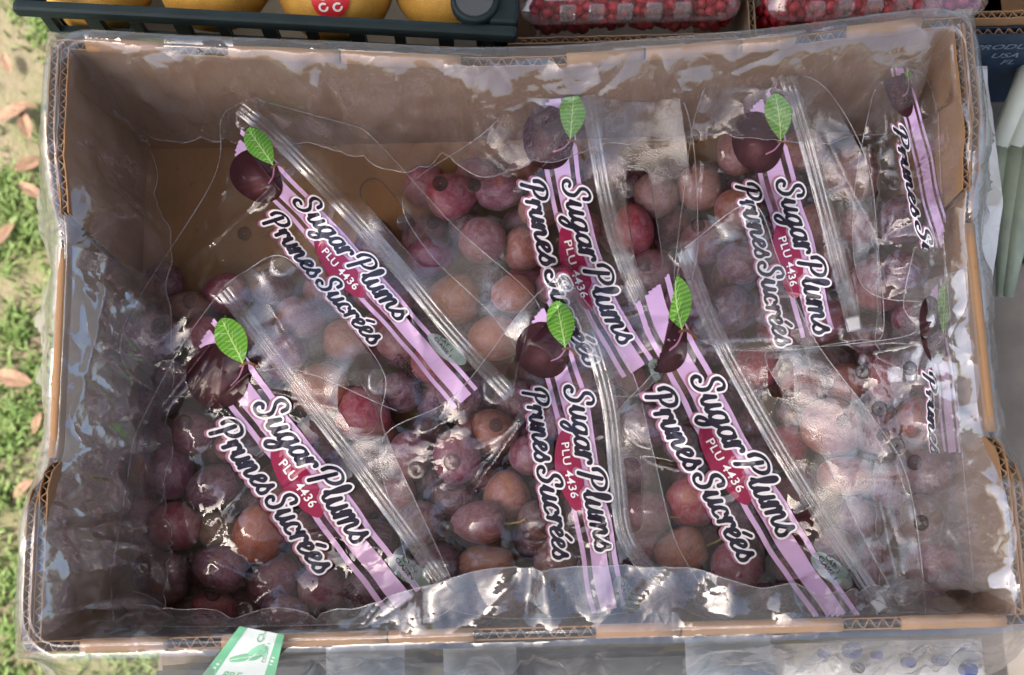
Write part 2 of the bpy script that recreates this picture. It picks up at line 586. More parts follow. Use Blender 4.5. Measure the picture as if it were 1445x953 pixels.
BOWX = [-.32, -.29, -.22, -.11, -.033, .036, .084, .148, .185, .263, .30, .32]
BOWY = [0, 0, .0068, .0145, .021, .0214, .0180, .0145, .0112, .002, 0, 0]
_bx = np.linspace(-.34, .34, 400)
_bk = np.ones(31) / 31
_by = np.convolve(np.pad(np.interp(_bx, BOWX, BOWY), 15, mode='edge'), _bk, 'valid')


def bow(x):
    """how far the top of the back wall sags into the box"""
    return np.interp(x, _bx, _by)


def contour_short(y):
    """top edge of an end wall: high corners, a dip in the middle, stepped flanks"""
    ys = [-0.2, -0.112, -0.100, -0.088, -0.076, 0.062, 0.078, 0.092, 0.112, 0.125, 0.2]
    zs = [HB, HB, HB - .006, HB - .028, HB - .036, HB - .036, HB - .030, HB - .014, HB - .008, HB, HB]
    return np.interp(y, ys, zs)


def corr_panel(name, axis, pos, th, a0, a1, contour, parent, mats=("cardboard", "cardboard_flute"), sheet=0.0008, pitch=0.0075, z0=0.0, ph=0.0, lean=None):
    """corrugated board standing on edge: two liners with a real wavy flute between; axis = the axis along which it runs"""
    n = max(2, int(abs(a1 - a0) / 0.004))
    aa = np.linspace(a0, a1, n)
    zt = contour(aa) + 0.0006 * np.sin(aa * 310 + ph) * np.cos(aa * 97)

    def P(a, o, z):
        return (pos + o, a, z) if axis == 'y' else (a, pos + o - (float(lean(a)) * z / HB if lean else 0.0), z)
    B = MB()
    for o0, o1 in ((0, sheet), (th - sheet, th)):
        v, f = [], []
        for a, z in zip(aa, zt):
            v += [P(a, o0, z0), P(a, o1, z0), P(a, o1, z), P(a, o0, z)]
        for i in range(n - 1):
            k = 4 * i
            f += [(k, k + 4, k + 7, k + 3), (k + 1, k + 2, k + 6, k + 5), (k + 3, k + 7, k + 6, k + 2)]
        f += [(0, 1, 2, 3), (4 * n - 4, 4 * n - 1, 4 * n - 2, 4 * n - 3)]
        B.add(v, f)
    wall = B.build(name, M[mats[0]], parent)
    m = int(abs(a1 - a0) / pitch * 10)
    fa = np.linspace(a0, a1, m)
    amp = th / 2 - sheet * 1.4
    w = np.sin(2 * math.pi * fa / pitch + ph)
    off = th / 2 + amp * np.sign(w) * np.abs(w) ** 0.8
    ft = 0.00045
    v, f = [], []
    zf = contour(fa) - 0.0012 + 0.0004 * np.sin(fa * 531)
    for a, o, z in zip(fa, off, zf):
        v += [P(a, o - ft, max(z0, z - .03)), P(a, o + ft, max(z0, z - .03)), P(a, o + ft, z), P(a, o - ft, z)]
    for i in range(m - 1):
        k = 4 * i
        f += [(k, k + 4, k + 7, k + 3), (k + 1, k + 2, k + 6, k + 5), (k + 3, k + 7, k + 6, k + 2)]
    fl = mesh_obj("flute", v, f, M[mats[1]], parent)
    fl.parent = wall
    return wall


for sx in (-1, 1):
    inner = sx * LB if sx < 0 else LB - 0.0055
    corr_panel("end_panel", 'y', inner, 0.0055, -WB + .0071, WB - .0071, contour_short, box, ph=sx)
    inner2 = -LB + 0.0062 if sx < 0 else LB - 0.0117
    corr_panel("end_flap", 'y', inner2, 0.0055, -WB + .0071, -0.080, lambda y: contour_short(y - 0.012) - 0.0025, box, ph=sx * 2.1)
    corr_panel("end_flap", 'y', inner2, 0.0055, 0.080, WB - .0071, lambda y: contour_short(y + 0.012) - 0.002, box, ph=sx * 1.3)
    # rolled top of the dipped middle
    pts = [(inner + .00275, y, float(contour_short(y)) + 0.0006) for y in np.linspace(-0.076, 0.062, 14)]
    b = MB(); b.tube(pts, 0.0036, 10); b.build("rolled_edge", M["cardboard_edge"], box, True)


def long_wall(y, sgn, segs, dz, seam):
    """front / back wall: board with a folded-over smooth top, notched where the flute shows. segs = smooth stretches (x0, x1)"""
    con = lambda x: HB - 0.0055 + dz(x)
    o = y if sgn < 0 else y - 0.007
    slots = []
    w = corr_panel("side_panel", 'x', o, 0.007, -LB, LB, con, box, ph=0.6 * sgn, pitch=0.008, lean=bow if sgn > 0 else None)
    for k, (x0, x1) in enumerate(segs):
        xs = np.linspace(x0, x1, max(4, int((x1 - x0) / .01)))
        ring = [(0.0042 * math.cos(a), 0.0058 * math.sin(a)) for a in np.linspace(-0.9, math.pi + 0.9, 14)]
        v, f = [], []
        for i, x in enumerate(xs):
            j = 0.0005 * math.sin(x * 120 + k)
            for (ry, rz) in ring:
                v.append((x, o + .0035 + ry - (float(bow(x)) if sgn > 0 else 0), HB - .005 + float(dz(x)) + rz + j))
        nr = len(ring)
        for i in range(len(xs) - 1):
            for q in range(nr - 1):
                f.append((i * nr + q, (i + 1) * nr + q, (i + 1) * nr + q + 1, i * nr + q + 1))
        f.append(list(range(nr))); f.append([(len(xs) - 1) * nr + q for q in range(nr)][::-1])
        mesh_obj("folded_edge", v, f, M["cardboard_edge"], box, True)
    return w


def wx(px, py):
    return at(px, py, HB)[0]


bdz = lambda x: 0.0 * np.asarray(x)
long_wall(WB, 1, [(wx(120, 50), wx(240, 60)), (wx(322, 65), wx(478, 70)), (wx(481, 70), wx(650, 75)), (wx(800, 75), wx(908, 62)), (wx(911, 62), wx(1045, 50)), (wx(1047, 50), wx(1122, 45)), (wx(1197, 35), wx(1300, 20))], bdz, 0)
fdz = lambda x: 0.0 * np.asarray(x)
long_wall(-WB, -1, [(wx(112, 920), wx(232, 918)), (wx(312, 910), wx(545, 900)), (wx(548, 900), wx(668, 895)), (wx(842, 893), wx(960, 890)), (wx(963, 890), wx(1190, 885)), (wx(1275, 880), wx(1420, 875))], fdz, 0)

# ------------------------------------------------------------------ plums
DUSK, RED, ORG, MAU, BRN, OLV, DRK = ((0.07, 0.02, 0.042, 1), (0.23, 0.018, 0.04, 1), (0.30, 0.10, 0.05, 1), (0.15, 0.034, 0.062, 1),
                                      (0.18, 0.058, 0.045, 1), (0.16, 0.10, 0.045, 1), (0.06, 0.014, 0.024, 1))
# image position of the centre, radius along / across (image px), turn, skin, which bag, special label
PL = [
    (232, 660, 38, 41, 10, MAU, 'A', "pink brown plum with a pale scar, nearest the left wall"), (235, 742, 40, 36, 0, RED, 'A', "red plum with a stalk at the far left of the lower left bag"),
    (219, 808, 41, 35, 10, DUSK, 'A', "dusky purple plum in the bottom left corner of the box"), (300, 690, 43, 34, -15, DUSK, 'A', None),
    (350, 755, 37, 44, 20, ORG, 'A', "pink plum with a yellow tip left of the words on the lower left bag"), (303, 802, 39, 36, 20, MAU, 'A', None), (378, 822, 43, 37, -20, MAU, 'A', None),
    (312, 746, 36, 30, 30, OLV, 'A', "olive brown plum between red and dusky plums in the lower left bag"), (290, 856, 34, 24, 0, RED, 'A', None), (330, 620, 40, 35, 0, BRN, 'A', None),
    (265, 612, 36, 32, 0, MAU, 'A', None), (455, 835, 38, 30, 0, MAU, 'A', None), (400, 868, 36, 25, 0, DUSK, 'A', None), (510, 836, 36, 32, 0, DUSK, 'A', None), (390, 680, 36, 36, 0, BRN, 'A', None),
    (445, 742, 38, 34, 0, MAU, 'A', None), (520, 760, 38, 34, 0, DRK, 'A', None), (360, 560, 38, 34, 0, BRN, 'A', None), (450, 650, 38, 34, 0, DUSK, 'A', None),
    (445, 540, 45, 38, -10, ORG, 'B', "orange pink plum behind the handle flap of the lower left bag"), (503, 575, 42, 37, 20, RED, 'B', "bright red plum framed by the oval handle hole of the lower left bag"),
    (510, 655, 40, 35, 0, DRK, 'A', None), (225, 472, 44, 36, 0, DUSK, 'B', "dark dusty plum under two vent holes at the left wall"), (243, 432, 36, 28, 0, BRN, 'B', None), (280, 462, 27, 27, 0, RED, 'B', None),
    (235, 515, 32, 27, 0, DUSK, 'B', None), (610, 515, 35, 33, 0, RED, 'B', "mottled red plum under the lower end of the stripes on the upper left bag"), (560, 470, 35, 32, 0, BRN, 'B', None), (545, 410, 36, 33, 0, MAU, 'B', None),
    (560, 545, 35, 30, 0, DRK, 'B', None), (640, 545, 35, 32, 0, DRK, 'B', None), (480, 470, 36, 34, 0, BRN, 'B', None), (420, 450, 38, 34, 0, BRN, 'B', None), (400, 500, 36, 34, 0, MAU, 'B', None), (340, 480, 38, 34, 0, MAU, 'B', None),
    (640, 262, 40, 30, -20, RED, 'C', "dark red plum with two vent holes above it near the back of the box"), (680, 325, 37, 34, 0, MAU, 'C', None), (640, 410, 41, 38, 0, ORG, 'C', "orange brown plum behind the header of the upper left bag"),
    (728, 402, 35, 32, 0, ORG, 'C', "orange red plum left of the stripes of the tall middle bag"), (697, 470, 41, 38, 0, ORG, 'C', "plum with a yellow patch left of the middle bag's leaf"), (605, 352, 36, 30, 0, MAU, 'C', None),
    (700, 255, 36, 32, 0, MAU, 'C', None), (745, 330, 34, 34, 0, BRN, 'C', None), (760, 290, 34, 30, 0, BRN, 'C', None), (800, 470, 36, 34, 0, DUSK, 'C', None), (785, 390, 34, 34, 0, MAU, 'C', None), (850, 480, 36, 34, 0, DUSK, 'C', None),
    (897, 312, 32, 40, 0, RED, 'C', "red plum seen through the long handle hole of the tall middle bag"), (890, 430, 36, 34, 0, DUSK, 'C', None), (925, 370, 36, 34, 0, MAU, 'C', None), (930, 265, 34, 34, 0, BRN, 'C', None), (860, 560, 36, 30, 0, DUSK, 'C', None),
    (860, 230, 34, 34, 0, BRN, 'C', None),
    (580, 640, 35, 37, 0, MAU, 'E', None), (643, 641, 38, 41, -10, MAU, 'E', "frosted purple pink plum with a vent hole over it in the middle of the box"), (674, 737, 42, 34, 5, MAU, 'E', "rosy plum with a green stalk in the bottom middle bag"),
    (676, 796, 45, 32, -5, ORG, 'E', "mottled orange plum lowest in the bottom middle bag"), (722, 692, 36, 37, 0, ORG, 'E', "orange pink plum left of the words on the bottom middle bag"), (590, 736, 36, 36, 0, DRK, 'E', None), (622, 792, 36, 34, 0, DUSK, 'E', None),
    (552, 690, 34, 34, 0, RED, 'E', None), (783, 778, 34, 34, 0, BRN, 'E', None), (700, 605, 36, 34, 0, BRN, 'E', None), (745, 640, 36, 34, 0, MAU, 'E', None), (760, 735, 34, 34, 0, DRK, 'E', None), (640, 700, 36, 30, 0, DRK, 'E', None),
    (820, 640, 36, 34, 0, BRN, 'E', None), (830, 720, 36, 34, 0, DUSK, 'E', None), (850, 800, 36, 34, 0, DUSK, 'E', None), (730, 560, 36, 34, 0, DRK, 'E', None), (715, 840, 36, 26, 0, DUSK, 'E', None), (800, 600, 34, 34, 0, DUSK, 'E', None), (590, 850, 36, 26, 0, DUSK, 'E', None),
    (920, 602, 40, 30, 10, DUSK, 'F', None), (918, 718, 36, 40, 10, MAU, 'F', None), (968, 775, 40, 37, -10, ORG, 'F', "orange brown plum with a stalk low in the bottom right bag"), (1042, 803, 39, 38, 0, RED, 'F', "dark red plum with a vent hole scar under the stripes of the bottom right bag"),
    (968, 620, 36, 34, 0, DUSK, 'F', None), (983, 704, 42, 38, 0, RED, 'F', "red plum behind the number badge of the bottom right bag"), (935, 838, 38, 30, 0, ORG, 'F', None), (1130, 802, 34, 32, 0, MAU, 'F', None), (1120, 700, 36, 34, 0, BRN, 'F', None), (1050, 720, 36, 34, 0, DUSK, 'F', None),
    (1075, 640, 36, 34, 0, DUSK, 'F', None), (1020, 560, 36, 34, 0, DUSK, 'F', None), (1185, 850, 34, 30, 0, BRN, 'F', None), (1100, 860, 34, 26, 0, DUSK, 'F', None), (1020, 860, 34, 26, 0, DUSK, 'F', None), (900, 660, 34, 34, 0, DUSK, 'F', None),
    (1185, 596, 46, 38, 10, ORG, 'H', "large orange plum behind the header film of the bottom right bag"), (1115, 622, 37, 36, 0, RED, 'H', None), (1212, 670, 44, 30, 5, ORG, 'H', "orange brown oval plum below the large orange one"),
    (1265, 530, 37, 37, 0, RED, 'H', "frosted red plum near the right wall beside the fanned lilac stripes"), (1148, 540, 35, 31, 0, BRN, 'H', None), (1205, 540, 33, 31, 0, BRN, 'H', None), (1215, 728, 31, 35, 0, MAU, 'H', None), (1250, 798, 32, 38, 0, RED, 'H', None),
    (1318, 797, 37, 40, 0, RED, 'H', "red plum in the bottom right corner of the box"), (1302, 738, 31, 35, 0, BRN, 'H', None), (1302, 592, 35, 35, 0, BRN, 'H', None), (1250, 602, 35, 37, 0, MAU, 'H', None), (1312, 668, 33, 33, 0, MAU, 'H', None), (1262, 682, 34, 34, 0, MAU, 'H', None),
    (1075, 510, 36, 32, 0, RED, 'H', None), (1185, 770, 34, 34, 0, BRN, 'H', None), (1335, 520, 30, 34, 0, DRK, 'H', None),
    (1235, 400, 43, 37, 0, RED, 'D', "dark red plum beside the zip slider of the upper right bag"), (1272, 312, 34, 37, 0, DRK, 'G', "dark plum behind the steep lettering by the right wall"), (1275, 385, 32, 32, 0, DRK, 'G', None), (1190, 370, 32, 32, 0, BRN, 'D', None), (1165, 440, 36, 34, 0, MAU, 'D', None),
    (1100, 430, 36, 34, 0, DUSK, 'D', None), (1205, 238, 41, 41, 0, BRN, 'G', "dim brown plum behind the header of the upper right bag"), (1165, 310, 34, 34, 0, BRN, 'D', None), (1048, 285, 36, 34, 0, BRN, 'D', None), (1000, 330, 36, 34, 0, MAU, 'D', None), (1050, 360, 36, 34, 0, DUSK, 'D', None),
    (1110, 260, 36, 34, 0, MAU, 'D', None), (1115, 350, 36, 34, 0, MAU, 'D', None), (985, 420, 36, 34, 0, MAU, 'D', None), (1040, 430, 36, 34, 0, DUSK, 'D', None), (1215, 310, 34, 34, 0, RED, 'G', None), (1300, 450, 32, 32, 0, DRK, 'G', None), (1240, 460, 34, 32, 0, DRK, 'G', None),
    (990, 250, 34, 34, 0, BRN, 'D', None), (1050, 200, 34, 34, 0, BRN, 'D', None), (1150, 200, 34, 34, 0, BRN, 'D', None),
]
BAGTXT = {'A': "the lower left bag", 'B': "the upper left bag", 'C': "the tall middle bag", 'D': "the upper right bag", 'E': "the bottom middle bag",
          'F': "the bottom right bag", 'G': "the bag in the back right corner", 'H': "the bag along the right wall"}
TONE = {DUSK: "dusky purple", RED: "red", ORG: "orange pink", MAU: "mauve", BRN: "brownish", OLV: "olive", DRK: "very dark"}


def plum_mesh(seed):
    rr = random.Random(seed)
    nu, nv = 30, 20
    v, f = [], []
    e = rr.uniform(-0.06, 0.2); grp = rr.uniform(0.025, 0.055); ph = rr.uniform(0, 6.28)
    for j in range(nv + 1):
        th = math.pi * j / nv
        for i in range(nu):
            a = 2 * math.pi * i / nu
            r = 1 + 0.022 * math.sin(3 * a + ph) * math.sin(th) + 0.03 * math.sin(2 * a + 2 * ph) - grp * math.exp(-((a - math.pi) / 0.28) ** 2) * math.sin(th) ** 0.6
            dimple = 0.13 * math.exp(-(th / 0.32) ** 2) + 0.03 * math.exp(-((math.pi - th) / 0.2) ** 2)
            z = math.cos(th)
            rr_ = r * math.sin(th) * (1 + e * z)
            v.append((z * (1.0 - dimple), rr_ * math.cos(a), rr_ * math.sin(a)))
    for j in range(nv):
        for i in range(nu):
            f.append((j * nu + i, j * nu + (i + 1) % nu, (j + 1) * nu + (i + 1) % nu, (j + 1) * nu + i))
    me = bpy.data.meshes.new("plum")
    me.from_pydata([(x * .018, y * .018, z * .018) for x, y, z in v], [], f)
    me.polygons.foreach_set("use_smooth", np.ones(len(f), bool))
    me.materials.append(M["plum"])
    return me


PLM = [plum_mesh(s) for s in range(5)]
sb = MB(); sb.tube([(0.0155, 0, 0), (0.020, 0.0006, 0.0005), (0.025, 0.002, 0.0005), (0.029, 0.0045, 0)], [0.0011, 0.0008, 0.0008, 0.0012], 7)
STEM = bpy.data.meshes.new("stem")
STEM.from_pydata([tuple(p) for p in sb.v], [], sb.f)
STEM.materials.append(M["stem"])

# centres: visible plums keep their place in plan and are stacked in height, hidden ones fill the layer below
cent, rad, spec = [], [], []
for (px, py, ra, rb, rot, colr, bag, lab) in PL:
    z = 0.072 + RNG.uniform(-.006, .006)
    if py > 820 or px < 250 or px > 1300:
        z -= 0.008
    if px > 1270:
        z = 0.112
    p = at(px, py, z)
    sc = (p - Vector(CAM)).length / FPX
    cent.append([p.x, p.y, p.z]); rad.append((ra * sc, rb * sc)); spec.append((rot, colr, bag, lab))
NV = len(cent)
high = np.array([q[0] > 1270 for q in PL])
for gx in np.arange(-0.262, 0.27, 0.0385):
    for gy in np.arange(-0.165, 0.17, 0.0385):
        x = gx + RNG.uniform(-.004, .004); y = gy + RNG.uniform(-.004, .004)
        px, py = to_px(np.array([x, y, .03]))
        d = min((px - q[0]) ** 2 + (py - q[1]) ** 2 for q in PL) ** 0.5
        if d > 75:
            continue
        bag = min(PL, key=lambda q: (px - q[0]) ** 2 + (py - q[1]) ** 2)[6]
        cent.append([x, y, 0.024 + RNG.uniform(0, .004)]); rad.append((0.0185, 0.0175))
        spec.append((RNG.uniform(0, 180), [DUSK, DRK, RED, MAU, BRN][RNG.integers(5)], bag, None))
C3 = np.array(cent); RR = np.array([(a + b_) / 2 for a, b_ in rad])
for gy in np.arange(-0.16, 0.14, 0.04):
    cent.append([0.262 + RNG.uniform(-.004, .004), gy, 0.066]); rad.append((0.0185, 0.0175)); spec.append((RNG.uniform(0, 180), [DUSK, DRK, RED][RNG.integers(3)], 'H' if gy < .02 else 'G', None))
C3 = np.array(cent); RR = np.array([(a + b_) / 2 for a, b_ in rad])
low = np.arange(len(C3)) >= NV
held = np.zeros(len(C3), bool); held[:NV] = high
for it in range(160):
    D = C3[:, None] - C3[None]
    dist = np.sqrt((D ** 2).sum(-1)) + 1e-9
    need = (RR[:, None] + RR[None]) * 0.93 - dist
    np.fill_diagonal(need, -1)
    pen = np.clip(need, 0, None)
    push = (D / dist[..., None] * pen[..., None] * 0.25)
    mv = push.sum(1)
    mv[:NV, :2] *= 0.12                      # seen plums hold their place in plan
    C3 += mv
    C3[:, 2] += np.where(low, -0.0004, -0.0002) * ~held
    C3[:, 2] = np.clip(C3[:, 2], 0.006 + RR * 0.95, np.where(held, .122, .112))
    C3[:, 0] = np.clip(C3[:, 0], -LB + .013 + RR, LB - .0125 - RR)
    C3[:, 1] = np.clip(C3[:, 1], -WB + .008 + RR, WB - .008 - RR)
keep = np.ones(len(C3), bool)
D = np.sqrt(((C3[:, None] - C3[None]) ** 2).sum(-1)); np.fill_diagonal(D, 9)
for i in range(NV, len(C3)):                # drop fillers that found no room
    for j in range(len(C3)):
        if keep[j] and j != i and D[i, j] < (RR[i] + RR[j]) * 0.62:
            keep[i] = False
            break
stem_px = {(235, 742), (300, 690), (674, 737), (968, 775), (330, 620), (918, 718), (728, 402), (697, 470), (1262, 682)}
for i in range(len(C3)):
    if not keep[i]:
        continue
    rot, colr, bag, lab = spec[i]
    o = bpy.data.objects.new("plum", PLM[i % 5])
    o.location = C3[i]
    ra, rb = rad[i]
    o.scale = (max(ra, rb) * .98 / .018, min(ra, rb) * .90 / .018, (0.47 * ra + 0.47 * rb) / .018)
    o.rotation_euler = (RNG.uniform(0, 6.28), RNG.uniform(-.35, .35), R(-rot + (0 if ra >= rb else 90)) + (math.pi if RNG.random() < .5 else 0))
    o.color = tuple(max(0.004, c * RNG.uniform(.8, 1.2)) for c in colr[:3]) + (1,)
    COL.objects.link(o)
    where = BAGTXT[bag]
    if lab is None:
        lab = ("%s plum among others in %s" if i < NV else "%s plum in the under layer of %s") % (TONE[colr], where)
    tag(o, lab, "plum", "plums in " + where)
    if i < NV and (PL[i][0], PL[i][1]) in stem_px:
        o.rotation_euler = (0.4, -0.15, R(-rot) + (0 if PL[i][0] != 235 else math.pi))
        s = bpy.data.objects.new("stem", STEM)
        s.parent = o
        COL.objects.link(s)

# ------------------------------------------------------------------ the height over which the bag film lies
NXg, NYg = 150, 100
gx = np.linspace(-LB + .01, LB - .01, NXg); gy = np.linspace(-WB + .006, WB - .006, NYg)
GX, GY = np.meshgrid(gx, gy)
OB = np.full(GX.shape, 0.012)
for i in range(len(C3)):
    if keep[i]:
        d2 = (GX - C3[i, 0]) ** 2 + (GY - C3[i, 1]) ** 2
        r = max(rad[i]) * 1.03
        OB = np.maximum(OB, np.where(d2 < r * r, C3[i, 2] + np.sqrt(np.clip(r * r - d2, 0, None)), 0))
SUP = [(345, 165, .120), (830, 110, .125), (1110, 110, .13), (965, 358, .122), (790, 398, .118), (318, 410, .114), (400, 370, .115), (470, 300, .115), (560, 300, .118), (1060, 295, .124), (1320, 150, .15), (1345, 300, .14), (1350, 450, .125),
       (1350, 600, .115), (1290, 860, .11), (1255, 870, .112), (1000, 120, .12), (770, 130, .115), (700, 550, .108), (1190, 160, .13), (540, 540, .11), (620, 810, .106), (930, 820, .106), (1340, 750, .105), (1205, 470, .116)]
for (px, py, z) in SUP:
    p = at(px, py, z)
    d = np.sqrt((GX - p.x) ** 2 + (GY - p.y) ** 2)
    OB = np.maximum(OB, np.where(d < .012, z, 0))
H = OB.copy()
for it in range(900):
    Pd = np.pad(H, 1, mode='edge')
    av = (Pd[:-2, 1:-1] + Pd[2:, 1:-1] + Pd[1:-1, :-2] + Pd[1:-1, 2:]) / 4
    H = np.maximum(OB, av - 0.00007)
Pd = np.pad(H, 1, mode='edge')
H = (Pd[:-2, 1:-1] + Pd[2:, 1:-1] + Pd[1:-1, :-2] + Pd[1:-1, 2:] + 2 * H) / 6
H = np.maximum(H, OB)


def bil(A, fx, fy):
    fx = np.clip(fx, 0, A.shape[1] - 1.001); fy = np.clip(fy, 0, A.shape[0] - 1.001)
    i = fx.astype(int); j = fy.astype(int); u = fx - i; v = fy - j
    return A[j, i] * (1 - u) * (1 - v) + A[j, i + 1] * u * (1 - v) + A[j + 1, i] * (1 - u) * v + A[j + 1, i + 1] * u * v


def hgt(x, y):
    return bil(H, (np.asarray(x) - gx[0]) / (gx[1] - gx[0]), (np.asarray(y) - gy[0]) / (gy[1] - gy[0]))


# the same height as a table over lines of sight, so film and print share one surface
QS = 5.0
qx = np.arange(40, 1440, QS); qy = np.arange(40, 930, QS)
QX, QY = np.meshgrid(qx, qy)
ZP = np.full(QX.shape, 0.09)
for it in range(14):
    W_ = unproject(QX, QY, ZP)
    ZP = 0.5 * ZP + 0.5 * (hgt(W_[..., 0], W_[..., 1]) + 0.0035)


def zp(px, py):
    return bil(ZP, (px - qx[0]) / QS, (py - qy[0]) / QS)


def tri(x):
    return np.abs((x % 1.0) - 0.5) * 2 - 0.5


def crumple(px, py, seed, amp=1.0, warp=0.45):
    rr = np.random.default_rng(seed)
    wx_ = px + warp * 16 * np.sin(py / 61 + rr.uniform(0, 6)) + warp * 9 * np.sin(py / 27 + px / 43 + rr.uniform(0, 6))
    wy_ = py + warp * 16 * np.sin(px / 57 + rr.uniform(0, 6)) + warp * 9 * np.sin(px / 31 - py / 47 + rr.uniform(0, 6))
    h = np.zeros_like(px)
    for lam, a in ((150, 1.3), (118, 1.1), (83, .75), (57, .5), (41, .3)):
        th = rr.uniform(0, math.pi)
        h += a * tri((wx_ * math.cos(th) + wy_ * math.sin(th)) / lam + rr.uniform(0, 1)) * (0.5 + 0.5 * np.sin(px / 91 + rr.uniform(0, 6)) * np.sin(py / 77 + rr.uniform(0, 6)))
    return h * 0.0011 * amp


def crease_h(px, py, cr):
    h = np.zeros_like(px)
    for (x0, y0, x1, y1, a, w) in cr:
        dx, dy = x1 - x0, y1 - y0; L = math.hypot(dx, dy)
        t = ((px - x0) * dx + (py - y0) * dy) / L / L
        d = np.abs((px - x0) * dy - (py - y0) * dx) / L
        env = np.clip(1 - np.abs(t - 0.5) * 2, 0, 1) ** 0.5
        h += a * 0.0017 * env * np.exp(-d / w)
    return h


# ------------------------------------------------------------------ outlines -> meshes (marching squares)
def sdf_mesh(F, xs, ys):
    ny_, nx_ = F.shape
    ins = F < 0
    verts, faces, key = [], [], {}

    def cv_(j, i):
        k = (0, j, i)
        if k not in key:
            key[k] = len(verts); verts.append((xs[i], ys[j]))
        return key[k]

    def ev(j0, i0, j1, i1):
        if (j1, i1) < (j0, i0):
            j0, i0, j1, i1 = j1, i1, j0, i0
        k = (1 if i1 != i0 else 2, j0, i0)
        if k not in key:
            a, b_ = F[j0, i0], F[j1, i1]
            t = min(.98, max(.02, a / (a - b_)))
            key[k] = len(verts); verts.append((xs[i0] + (xs[i1] - xs[i0]) * t, ys[j0] + (ys[j1] - ys[j0]) * t))
        return key[k]
    cnt = ins[:-1, :-1].astype(int) + ins[1:, :-1] + ins[:-1, 1:] + ins[1:, 1:]
    for j, i in zip(*np.nonzero(cnt)):
        cs = ((j, i), (j, i + 1), (j + 1, i + 1), (j + 1, i))
        if cnt[j, i] == 4:
            faces.append([cv_(*c) for c in cs]); continue
        poly = []
        for q in range(4):
            a, b_ = cs[q], cs[(q + 1) % 4]
            if ins[a]:
                poly.append(cv_(*a))
            if ins[a] != ins[b_]:
                poly.append(ev(*a, *b_))
        if len(poly) >= 3:
            faces.append(poly)
    return np.array(verts, float).reshape(-1, 2), faces


def seg_sd(X, Y, segs):
    """distance to a set of tapered strokes (x0,y0,x1,y1,r0,r1), minus radius"""
    out = np.full(X.shape, 1e9)
    for (x0, y0, x1, y1, r0, r1) in segs:
        dx, dy = x1 - x0, y1 - y0; L2 = dx * dx + dy * dy + 1e-12
        pad = 16
        m = (X > min(x0, x1) - pad) & (X < max(x0, x1) + pad) & (Y > min(y0, y1) - pad) & (Y < max(y0, y1) + pad)
        if not m.any():
            continue
        xx, yy = X[m], Y[m]
        t = np.clip(((xx - x0) * dx + (yy - y0) * dy) / L2, 0, 1)
        d = np.hypot(xx - x0 - t * dx, yy - y0 - t * dy) - (r0 + (r1 - r0) * t)
        out[m] = np.minimum(out[m], d)
    return out


def poly_sd(X, Y, poly):
    P = np.array(poly, float); n = len(P)
    d = np.full(X.shape, 1e18); s = np.ones(X.shape)
    for i in range(n):
        a = P[i]; b_ = P[i - 1]
        ex, ey = b_ - a
        wx_, wy_ = X - a[0], Y - a[1]
        t = np.clip((wx_ * ex + wy_ * ey) / (ex * ex + ey * ey + 1e-12), 0, 1)
        d = np.minimum(d, (wx_ - ex * t) ** 2 + (wy_ - ey * t) ** 2)
        c1 = Y >= a[1]; c2 = Y < b_[1]; c3 = ex * wy_ > ey * wx_
        flip = (c1 & c2 & c3) | (~c1 & ~c2 & ~c3)
        s = np.where(flip, -s, s)
    return s * np.sqrt(d)


def catmull(pts, n=7):
    P = [np.array(p, float) for p in pts]
    P = [2 * P[0] - P[1]] + P + [2 * P[-1] - P[-2]]
    out = []
    for i in range(1, len(P) - 2):
        for k in range(n):
            t = k / n
            a, b_, c, d = P[i - 1], P[i], P[i + 1], P[i + 2]
            out.append(0.5 * ((2 * b_) + (-a + c) * t + (2 * a - 5 * b_ + 4 * c - d) * t * t + (-a + 3 * b_ - 3 * c + d) * t ** 3))
    out.append(P[-2])
    return out


